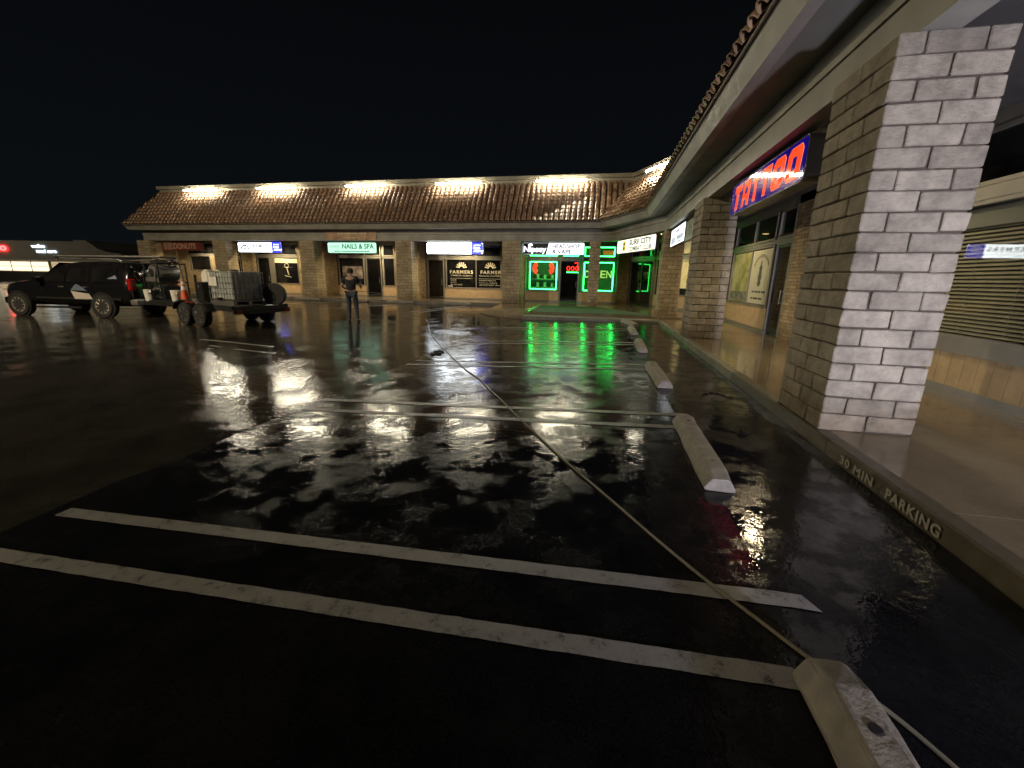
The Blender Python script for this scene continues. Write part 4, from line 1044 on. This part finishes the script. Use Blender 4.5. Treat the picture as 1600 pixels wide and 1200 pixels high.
    O('front_bumper', MB().box(-.02, .2, -.78, .78, .38, .62).mesh('front_bumper', bevel=.06, seg=2), M['car'], v)
    O('licence_plate', MB().box(5.15, 5.175, -.16, .16, .86, 1.0), M['white'], v)
    # roof rack with long poles lying on it
    rk = O('roof_rack', MB().box(2.35, 2.41, -.78, .78, 1.96, 1.99).box(3.4, 3.46, -.78, .78, 1.96, 1.99).box(4.5, 4.56, -.78, .78, 1.96, 1.99), M['dksteel'], v)
    # door decal: a pale placard with a hill-shaped emblem above
    mb = MB(); y = -1.0; mb.slab([(2.95,y,.88),(3.62,y,.80),(3.72,y,.62),(3.05,y,.62)], (0,.004,0)); O('door_placard', mb, paint('placard_white', (.45,.41,.36), .5), v)
    mb = MB(); mb.slab([(2.92,y+.01,.90),(3.55,y+.01,.90),(3.30,y+.02,1.06),(3.18,y+.02,1.12),(3.05,y+.02,1.02)], (0,.004,0)); O('door_emblem', mb, paint('placard_blue', (.10,.13,.17), .5), v)
    mb = MB(); mb.slab([(4.32,-.915,1.30),(4.68,-.915,1.30),(4.60,-.875,1.42),(4.40,-.87,1.42)], (0,.004,0)); O('window_sticker', mb, paint('sticker_blue', (.14,.18,.25), .5), v)
    return v
SUV = suv()
Q = SUV.matrix_basis
for k, (y, x0, x1, r) in enumerate(((-.45, 1.9, 5.9, .035), (-.2, 2.1, 6.3, .03), (.1, 1.8, 6.0, .035))):
    a_ = Q @ Vector((x0, y, 2.03)); b2 = Q @ Vector((x1, y, 2.05)); mb = MB(); mb.bar((0,0,0), b2-a_, r, 8)
    tag(O('long_pole', mb, M['dksteel' if k else 'steel'], None, a_), ['grey pole lying nearest on the wagon roof rack', 'longest dark pole lying on the wagon roof rack', 'dark pole lying farthest on the wagon roof rack'][k], 'pole')

def trailer():
    ang = math.atan2(-.26, .96)
    v = thing('utility_trailer', 'black tandem axle flatbed trailer loaded with washing gear', 'trailer', (-11.85, 11.62, -.035), ang)
    O('deck', MB().box(-3.2, 1.75, -.80, .80, .56, .62), M['dksteel'], v)
    for s_ in (-1, 1):
        O('side_rail', MB().box(-3.2, 1.75, s_*.84-.04, s_*.84+.04, .50, .66), M['dksteel'], v)
        mb = MB(); pts = [(-.95,.50),(-.80,.70),(-.40,.78),(.40,.78),(.80,.70),(.95,.50)]
        mb.slab([(x, s_*.86, z) for x, z in pts] + [(x, s_*.86, z-.03) for x, z in reversed(pts)], (0, s_*.26, 0)); O('fender', mb, M['dksteel'], v)
        for x in (-.42, .42): wheel(v, x, s_*.99, .345, .21, M['steel'], 5, 'wheel', s_)
        mb = MB(); mb.bar((-3.2, s_*.75, .53), (-3.55, 0, .50), .045, 6); O('tongue_bar', mb, M['dksteel'], v)
    mb = MB(); mb.bar((-3.52,0,.5),(-3.70,0,.5),.05,8); mb.bar((-3.3,.1,.15),(-3.3,.1,.75),.03,8); O('coupler', mb, M['dksteel'], v)
    for x in (-2.6,-1.6,-.6,.5,1.5): O('cross_member', MB().box(x-.03,x+.03,-.8,.8,.48,.56), M['dksteel'], v)
    O('rear_bar', MB().box(1.76,1.84,-.88,.88,.42,.56), M['dksteel'], v)
    for s_ in (-1,1):
        O('rear_light', MB().box(1.85,1.88,s_*.74-.07,s_*.74+.07,.44,.52), paint('marker_lens', (.3,.02,.02), .2), v)
    O('headboard_post', MB().box(-3.19,-3.13,-.8,-.74,.62,1.5), M['dksteel'], v); O('headboard_post', MB().box(-3.19,-3.13,.74,.8,.62,1.5), M['dksteel'], v)
    return v
TR = trailer(); TQ = TR.matrix_basis; TA = TR.rotation_euler.z
def on_tr(name, label, cat, x, y, z=.625, rz=0): return thing(name, label, cat, tuple(TQ @ Vector((x, y, z))), TA + rz)
# water tote
t_ = on_tr('water_tote', 'big grey caged water tank on the trailer', 'tank', .72, -.05, .625)
O('pallet', MB().box(-.6,.6,-.5,.5,0,.035).box(-.6,.6,-.5,-.4,.035,.12).box(-.6,.6,.4,.5,.035,.12).box(-.6,.6,-.05,.05,.035,.12).box(-.6,.6,-.5,.5,.12,.14), M['steel'], t_)
mtank = paint('tank_plastic', (.36,.39,.37), .35, var=.3, scale=3)
O('bottle', MB().box(-.57,.57,-.47,.47,.145,1.02).mesh('bottle', bevel=.07, seg=3), mtank, t_)
mb = MB(); mb.lathe([(.11,1.02),(.11,1.07),(.02,1.075)], n=16); O('lid', mb, M['dksteel'], t_)
for z in (.2,.36,.52,.68,.84,1.0):
    mb = MB(); mb.tube([(-.59,-.49,z),(.59,-.49,z),(.59,.49,z),(-.59,.49,z),(-.59,-.49,z)], .009, 5); O('cage_ring', mb, M['steel'], t_)
mb = MB()
for i in range(9):
    x = -.59+1.18*i/8
    for y in (-.49,.49): mb.bar((x,y,.14),(x,y,1.01),.008,5)
for i in range(1,7):
    y = -.49+.98*i/7
    for x in (-.59,.59): mb.bar((x,y,.14),(x,y,1.01),.008,5)
O('cage_bars', mb, M['steel'], t_); O('placard', MB().box(-.54,-.12,-.51,-.503,.58,.84), M['white'], t_)
mb = MB(); mb.bar((0,-.47,.2),(0,-.60,.2),.045,10); O('outlet_valve', mb, M['black'], t_)
# second narrow dark box and white hose drum
t_ = on_tr('hose_reel', 'white faced hose reel standing on the trailer beside the tank', 'hose reel', -.35, -.15, .625)
mb = MB(); mb.bar((-.2,-.2,0),(-.05,0,.72),.02,6); mb.bar((.2,-.2,0),(.05,0,.72),.02,6); mb.bar((-.2,.2,0),(-.05,0,.72),.02,6); mb.bar((.2,.2,0),(.05,0,.72),.02,6); O('stand', mb, M['dksteel'], t_)
for y in (-.17,.17): O('flange', MB().lathe([(.26,y-.012),(.26,y+.012),(.02,y+.012)], (0,0,.80), 'Y', 24), M['white'], t_)
mb = MB(); mb.lathe([(.19,-.155),(.2,-.05),(.19,.05),(.2,.155)], (0,0,.80), 'Y', 20); O('coiled_hose', mb, paint('hose_coil', (.10,.09,.05), .5), t_)
t_ = on_tr('tool_box', 'dark upright tool box between hose reel and tank', 'box', -.10, -.48, .625)
O('case', MB().box(-.16,.16,-.22,.22,0,.62).mesh('case', bevel=.015), M['black'], t_); O('lid', MB().box(-.17,.17,-.23,.23,.62,.68).mesh('lid', bevel=.01), M['dksteel'], t_); O('latch', MB().box(-.03,.03,-.245,-.23,.5,.58), M['steel'], t_)
# pressure washer skid
t_ = on_tr('pressure_washer', 'tall framed pressure washer with burner drum at the trailer front', 'machine', -2.72, -.33, .625)
mb = MB()
for x in (-.45,.45):
    for y in (-.4,.4): mb.bar((x,y,0),(x,y,1.22),.022,6)
for z in (.03,.62,1.22):
    for y in (-.4,.4): mb.bar((-.45,y,z),(.45,y,z),.022,6)
    for x in (-.45,.45): mb.bar((x,-.4,z),(x,.4,z),.022,6)
O('frame', mb, M['dksteel'], t_)
O('burner_drum', MB().lathe([(.02,-.36),(.24,-.36),(.26,-.33),(.26,.33),(.24,.36),(.02,.36)], (-.08,0,.93), 'Y', 24).mesh('drum', smooth=True), M['steel'], t_)
mb = MB(); mb.lathe([(.10,-.40),(.13,-.385),(.13,-.37)], (-.08,0,.93), 'Y', 18); O('burner_mouth', mb, M['black'], t_)
O('front_panel', MB().box(-.44,.44,-.425,-.41,.64,.78), M['steel'], t_)
O('engine_block', MB().box(-.3,.25,-.28,.28,.05,.5).mesh('engine', bevel=.04), M['dksteel'], t_)
mb = MB()
for i in range(6): mb.box(-.28,.22,-.30,-.285,.10+.06*i,.135+.06*i)
O('cooling_fins', mb, M['steel'], t_)
mb = MB(); mb.lathe([(.12,-.33),(.15,-.31),(.15,-.29)], (.1,0,.30), 'Y', 16); O('recoil_cover', mb, M['black'], t_)
mb = MB(); mb.tube([(.4,-.42,1.1),(.5,-.5,.9),(.42,-.5,.6),(.52,-.5,.4),(.4,-.5,.2),(.1,-.5,.12)], .02, 6); O('loose_hose', mb, M['black'], t_)
mb = MB(); mb.tube([(-.45,.1,1.24),(0,-.2,1.30),(.5,-.1,1.27),(.75,-.2,1.22)], .07, 7); mb.tube([(-.2,-.3,1.25),(.3,.2,1.33),(.7,0,1.24)], .06, 7); O('tarp_bundle', mb, M['black'], t_)
t_ = on_tr('surface_lance', 'thin black lance leaning at the trailer front', 'lance', -1.55, -.3, .625); mb = MB(); mb.bar((0,0,0),(-.3,0,1.2),.014,6); O('tube', mb, M['black'], t_); mb = MB(); mb.bar((-.28,0,1.12),(-.36,0,1.3),.025,6); O('grip', mb, M['rubber'], t_)
# buckets
def bucket(x, y, label):
    t_ = on_tr('bucket', label, 'bucket', x, y); O('pail', MB().lathe([(.125,0),(.15,.36),(.157,.36),(.157,.38),(.02,.38)], n=20).mesh('pail', smooth=True), M['white'], t_)
    mb = MB(); mb.tube([(.155*math.cos(R(a)), -.02-.1*math.sin(R(a)), .34-.16*math.sin(R(a))) for a in range(0,181,20)], .006, 5); O('bail', mb, M['steel'], t_)
bucket(-2.95, -.80, 'white bucket at the very front of the trailer'); bucket(-1.75, -.58, 'white bucket between the washer frame and traffic cone')
t_ = on_tr('crate', 'brown crate behind the traffic cone on the trailer', 'crate', -.85, .1); 
for z in (.02,.15,.28,.41): O('slat', MB().box(-.28,.28,-.3,-.285,z,z+.1), paint('crate_wood', (.20,.11,.06), .7, var=.3), t_); O('slat', MB().box(-.28,.28,.285,.3,z,z+.1), bpy.data.materials['crate_wood'], t_)
for x in (-.28,.265): O('end_board', MB().box(x,x+.015,-.285,.285,0,.52), bpy.data.materials['crate_wood'], t_)
t_ = on_tr('traffic_cone', 'orange traffic cone with white bands on the trailer', 'cone', -1.15, -.62)
mo = paint('cone_orange', (.62,.10,.03), .45, var=.2)
O('foot', MB().box(-.18,.18,-.18,.18,0,.03).mesh('foot', bevel=.02), mo, t_); O('cone_body', MB().lathe([(.14,.03),(.125,.10),(.035,.72),(.02,.725)], n=20).mesh('cone', smooth=True), mo, t_)
for (z0, z1) in ((.40,.53),(.58,.68)): 
    f = lambda z: .125 + (.035-.125)*(z-.10)/.62 + .004
    mb = MB(); mb.lathe([(f(z0),z0),(f(z1),z1)], n=20); O('white_band', mb, M['white'], t_)
t_ = on_tr('spare_wheel', 'black spare wheel standing at the trailer rear', 'wheel', 1.55, .62, .625, R(35))
O('tyre', MB().lathe([(.2,-.1),(.32,-.1),(.34,-.06),(.34,.06),(.32,.1),(.2,.1)], (0,0,.34), 'Y', 24).mesh('t', smooth=True), M['rubber'], t_); O('rim', MB().lathe([(.2,-.06),(.19,-.03),(.02,-.02)], (0,0,.34), 'Y', 18), M['dksteel'], t_)

# ------------------------------------------------------------------ the man with the washing wand
def skin(name, verts, edges, rad, mat, parent, root=0, lv=2):
    me = bpy.data.meshes.new(name); me.from_pydata(verts, edges, []); o = O(name, me, mat, parent)
    md = o.modifiers.new('skin', 'SKIN'); md.use_smooth_shade = True
    sv = me.skin_vertices[0].data
    for i, r in enumerate(rad): sv[i].radius = (r, r) if isinstance(r, (int, float)) else r; sv[i].use_root = (i == root)
    s = o.modifiers.new('sub', 'SUBSURF'); s.levels = lv; s.render_levels = lv
    return o
per = thing('person', 'man in dark shirt and jeans standing in the lot holding a wand', 'person', (-8.55, 13.5, zg(-8.55,13.5)), R(20)); per.scale = (1.06,)*3
msk = paint('skin', (.40,.25,.18), .5, var=.08); mjean = paint('jeans', (.045,.055,.075), .8, var=.3, scale=8); mshirt = paint('dark_shirt', (.012,.013,.018), .8, var=.3, scale=8); mhair = paint('cap_and_hair', (.012,.010,.009), .7)
# local: facing +Y (away), right hand +X
J = dict(pel=(0,0,.96), sp=(0,0,1.15), ch=(0,.01,1.36), nk=(0,.01,1.50), hd=(0,.03,1.60), tp=(0,.03,1.72),
 shL=(-.19,0,1.43), elL=(-.30,.03,1.17), wrL=(-.16,.22,1.05), shR=(.19,0,1.43), elR=(.29,.08,1.18), wrR=(.24,.33,1.12),
 hpL=(-.10,0,.92), knL=(-.11,.03,.50), anL=(-.12,-.02,.09), toL=(-.14,.16,.04), hpR=(.10,0,.92), knR=(.12,.04,.50), anR=(.15,-.03,.09), toR=(.19,.14,.04))
N_ = list(J); V_ = [J[k] for k in N_]; E_ = [('pel','sp'),('sp','ch'),('ch','nk'),('nk','hd'),('hd','tp'),('ch','shL'),('shL','elL'),('elL','wrL'),('ch','shR'),('shR','elR'),('elR','wrR'),('pel','hpL'),('hpL','knL'),('knL','anL'),('anL','toL'),('pel','hpR'),('hpR','knR'),('knR','anR'),('anR','toR')]
rad = dict(pel=(.15,.11), sp=(.13,.10), ch=(.16,.11), nk=.058, hd=.085, tp=.055, shL=.062, elL=.045, wrL=.032, shR=.062, elR=.045, wrR=.032, hpL=.09, knL=.062, anL=.043, toL=.035, hpR=.09, knR=.062, anR=.043, toR=.035)
skin('body', V_, [(N_.index(a), N_.index(b2)) for a, b2 in E_], [rad[k] for k in N_], msk, per)
def sub(names, grow, nm, mat, lv=2, root=0, override={}):
    vs = [override.get(k, J[k]) for k in names]; es = [(names.index(a), names.index(b2)) for a, b2 in E_ if a in names and b2 in names]
    rr = []
    for k in names:
        r = rad[k]; rr.append(tuple(x+grow for x in r) if isinstance(r, tuple) else r+grow)
    return skin(nm, vs, es, rr, mat, per, root, lv)
sub(['pel','sp','ch','shL','elL','shR','elR'], .022, 'shirt', mshirt, override=dict(elL=(-.265,.02,1.26), elR=(.26,.05,1.27)))
sub(['pel','hpL','knL','anL','hpR','knR','anR'], .016, 'jeans', mjean)
for s_, an, to in ((-1,'anL','toL'),(1,'anR','toR')):
    a_ = Vector(J[an]); b2 = Vector(J[to]); skin('shoe', [a_+Vector((0,-.05,-.04)), (a_+b2)/2+Vector((0,0,-.02)), b2], [(0,1),(1,2)], [.05,.05,.042], M['black'], per)
def hand(nm, w_, d, side):
    w_ = Vector(w_); d = Vector(d).normalized(); up = Vector((0,0,1)); lat = d.cross(up).normalized()
    vs = [w_, w_+d*.055]; es = [(0,1)]; rr = [.026,.036]
    for i, L in enumerate((.055,.065,.06,.045)):
        b0 = w_+d*.085+up*(.026-.018*i); k = len(vs); vs += [b0, b0+d*L*.55+lat*side*.01, b0+d*L*.7+lat*side*.045]; es += [(1,k),(k,k+1),(k+1,k+2)]; rr += [.0105,.0095,.008]
    k = len(vs); b0 = w_+d*.04+up*.035; vs += [b0, b0+d*.03+up*.02+lat*side*.02]; es += [(1,k),(k,k+1)]; rr += [.011,.009]
    return skin(nm, vs, es, rr, msk, per, 0, 1)
hand('hand', J['wrL'], (.55,.8,-.1), -1); hand('hand', J['wrR'], (.1,.95,-.15), -1)
mb = MB(); mb.lathe([(.02,1.745),(.07,1.735),(.098,1.69),(.104,1.64),(.10,1.60),(.07,1.58)], (0,.02,0), n=18); mb.slab([(-.075,.10,1.66),(.075,.10,1.66),(.05,.21,1.645),(-.05,.21,1.645)], (0,0,.012)); O('cap', mb.mesh('cap', smooth=True), mhair, per)
for s_ in (-1,1):
    mb = MB(); mb.lathe([(.012,-.01),(.022,0),(.012,.01)], (s_*.088,.035,1.61), 'X', 10); O('ear', mb, msk, per)
    mb = MB(); mb.lathe([(.004,-.006),(.011,0),(.004,.006)], (s_*.034,.112,1.625), 'Y', 8); O('eye', mb, M['white'], per)
mb = MB(); mb.add([(-.016,.108,1.585),(.016,.108,1.585),(0,.138,1.588),(0,.112,1.635)], [(0,1,2),(1,3,2),(3,0,2),(0,3,1)]); O('nose', mb, msk, per)
O('mouth', MB().box(-.024,.024,.098,.112,1.553,1.560), paint('lips', (.28,.12,.10), .5), per)
PQ = Matrix.Translation(per.location) @ Matrix.Rotation(R(20), 4, 'Z') @ Matrix.Scale(1.06, 4)
wa = PQ @ Vector((-.06, .28, 1.03)); wbp = PQ @ Vector((.75, .85, .92)); t_ = thing('spray_wand', 'long thin spray wand held by the man', 'wand', tuple(wa))
mb = MB(); mb.bar((0,0,0), wbp-wa, .012, 7); O('tube', mb, M['steel'], t_); mb = MB(); mb.bar((wa-wa)-(wbp-wa)*.12, (wbp-wa)*.16, .02, 7); O('grip', mb, M['black'], t_)
mb = MB(); mb.bar((wbp-wa)*.98, (wbp-wa)*1.05, .016, 7); O('nozzle', mb, M['steel'], t_)

# ------------------------------------------------------------------ distant shop block at the left
t_ = thing('distant_shop_building', 'grey fascia shop block far left beyond the black wagon', 'building', (-66, 41, 0))
mg = paint('grey_fascia', (.21,.205,.19), .7, var=.15, scale=.5)
def loc(mb): mb.v = [(v[0]+66, v[1]-41, v[2]) for v in mb.v]; return mb
prof = [(-86,2.75),(-57,2.75),(-54.6,3.1),(-54.2,3.45),(-56.0,3.62),(-57.6,4.0),(-58.6,4.65),(-59.2,4.95),(-61.0,4.95),(-61.0,4.80),(-86,5.10)]
mb = MB(); mb.slab([(x, 40, z) for x, z in prof], (0, 6, 0)); O('fascia', loc(mb), mg, t_)
mb = MB(); mb.box(-86,-54.5,39.8,46,2.62,2.75); O('canopy_edge', loc(mb), paint('canopy_grey', (.30,.29,.27), .6), t_)
mb = MB(); mb.box(-86,-56,43.0,46,0,2.62); O('shop_wall', loc(mb), paint('far_wall', (.45,.38,.25), .8), t_)
for x0, x1 in ((-84,-80.6),(-80.4,-77.1),(-76.9,-73.6),(-73.4,-70.6)):
    mb = MB(); mb.box(x0,x1,42.93,42.98,1.35,2.5); w_ = O('window', loc(mb), M['shop_lit'], t_)
    mb = MB(); mb.box(x0,x1,42.88,42.92,1.9,1.95); mb.box(x0-.06,x0,42.88,42.98,1.3,2.55); O('window_bar', loc(mb), M['black'], w_)
mb = MB(); mb.box(-70,-57,42.95,42.99,1.3,2.55); O('lit_wall_panel', loc(mb), emit('lit_tan_wall', (1.0,.78,.44), .5), t_)
mb = MB(); mb.box(-86,-56,42.90,43,0,1.25); O('dark_base', loc(mb), M['black'], t_)
DS = Plane((0, 39.95, 0), (1, 0))
sgn = thing('red_letter_sign', 'glowing red letters cut by the left edge of the photo', 'sign', (-72.6, 39.9, 4.0)); mb = MB(); Plane((0,0,0),(1,0)).text(mb, 'co', 0, 0, 2.1, .62, 0.02, bold=.05); O('letters', mb, M['far_red'], sgn)
sgn = thing('white_letter_sign', 'two lines of glowing bluish white letters on the distant grey fascia', 'sign', (-65.5, 39.9, 3.9)); mb = MB(); pl = Plane((0,0,0),(1,0))
pl.text(mb, 'wellco', -.95, .36, 2.2, .40, .02, bold=.04); pl.text(mb, 'total care', .15, -.22, 3.2, .40, .02, bold=.04); O('letters', mb, M['far_white'], sgn)

# ------------------------------------------------------------------ off-frame lamps added for the cool column light and the warm light
def added_tripod_lamp():  # added stand-in for the unseen source of the cool column light
    t_ = thing('added_tripod_lamp', 'unseen tripod lamp added behind the camera to light the near column', 'lamp', (3.15, -2.6, .15))
    for a in (90, 210, 330):
        mb = MB(); mb.bar((0,0,.45), (.4*math.cos(R(a)), .4*math.sin(R(a)), 0), .014, 6); O('leg', mb, M['dksteel'], t_)
    mb = MB(); mb.bar((0,0,.3),(0,0,.58),.018,8); O('pole', mb, M['dksteel'], t_)
    O('lamp_head', MB().box(-.16,.16,-.09,.0,.56,.80), M['dksteel'], t_); O('lens', MB().box(-.14,.14,.002,.01,.58,.78), M['addedglow'], t_)
    ld = bpy.data.lights.new('added_beam', 'AREA'); ld.shape = 'RECTANGLE'; ld.size = .28; ld.size_y = .2; ld.energy = 300; ld.spread = R(110); ld.color = (.86,.84,1.0)
    lo = bpy.data.objects.new('added_beam', ld); COL.objects.link(lo); lo.parent = t_; lo.location = (0,.03,.68); lo.rotation_euler = (R(91), 0, R(-8))
added_tripod_lamp()
def added_lamp_pole(x, y, rz, label, watts):  # unseen poles, added for the light they throw
    t_ = thing('added_lot_lamp', label, 'lamp', (x, y, 0), rz)
    mb = MB(); mb.bar((0,0,0),(0,0,9.0),.10,12,.06); O('pole', mb, M['dksteel'], t_); O('footing', MB().lathe([(.3,0),(.3,.7),(.02,.7)], n=18), M['stop'], t_)
    O('lamp_head', MB().box(-.2,.2,-.1,.9,8.9,9.05), M['dksteel'], t_); O('lens', MB().box(-.16,.16,.2,.85,8.885,8.899), emit('added_lot_glow', (1,.75,.45), 20), t_)
    ld = bpy.data.lights.new('added_lot_light', 'AREA'); ld.shape = 'RECTANGLE'; ld.size = .35; ld.size_y = .65; ld.energy = watts; ld.color = (1.0,.82,.54)
    lo = bpy.data.objects.new('added_lot_light', ld); COL.objects.link(lo); lo.parent = t_; lo.location = (0,.5,8.86); lo.rotation_euler = (R(58), 0, 0)
added_lamp_pole(-17, 0.2, R(-8), 'unseen lamp pole added left of the camera to warm the far columns', 3300)  # added out of view to brighten the far columns
added_lamp_pole(-24, -14, R(-35), 'unseen lamp pole added behind the camera to lighten near left faces', 600)  # added out of view to lift the near column's left face
added_lamp_pole(-88, 18, R(-50), 'unseen lamp pole added beyond the left edge to light the distant fascia', 2500)  # added out of view to brighten the distant grey fascia
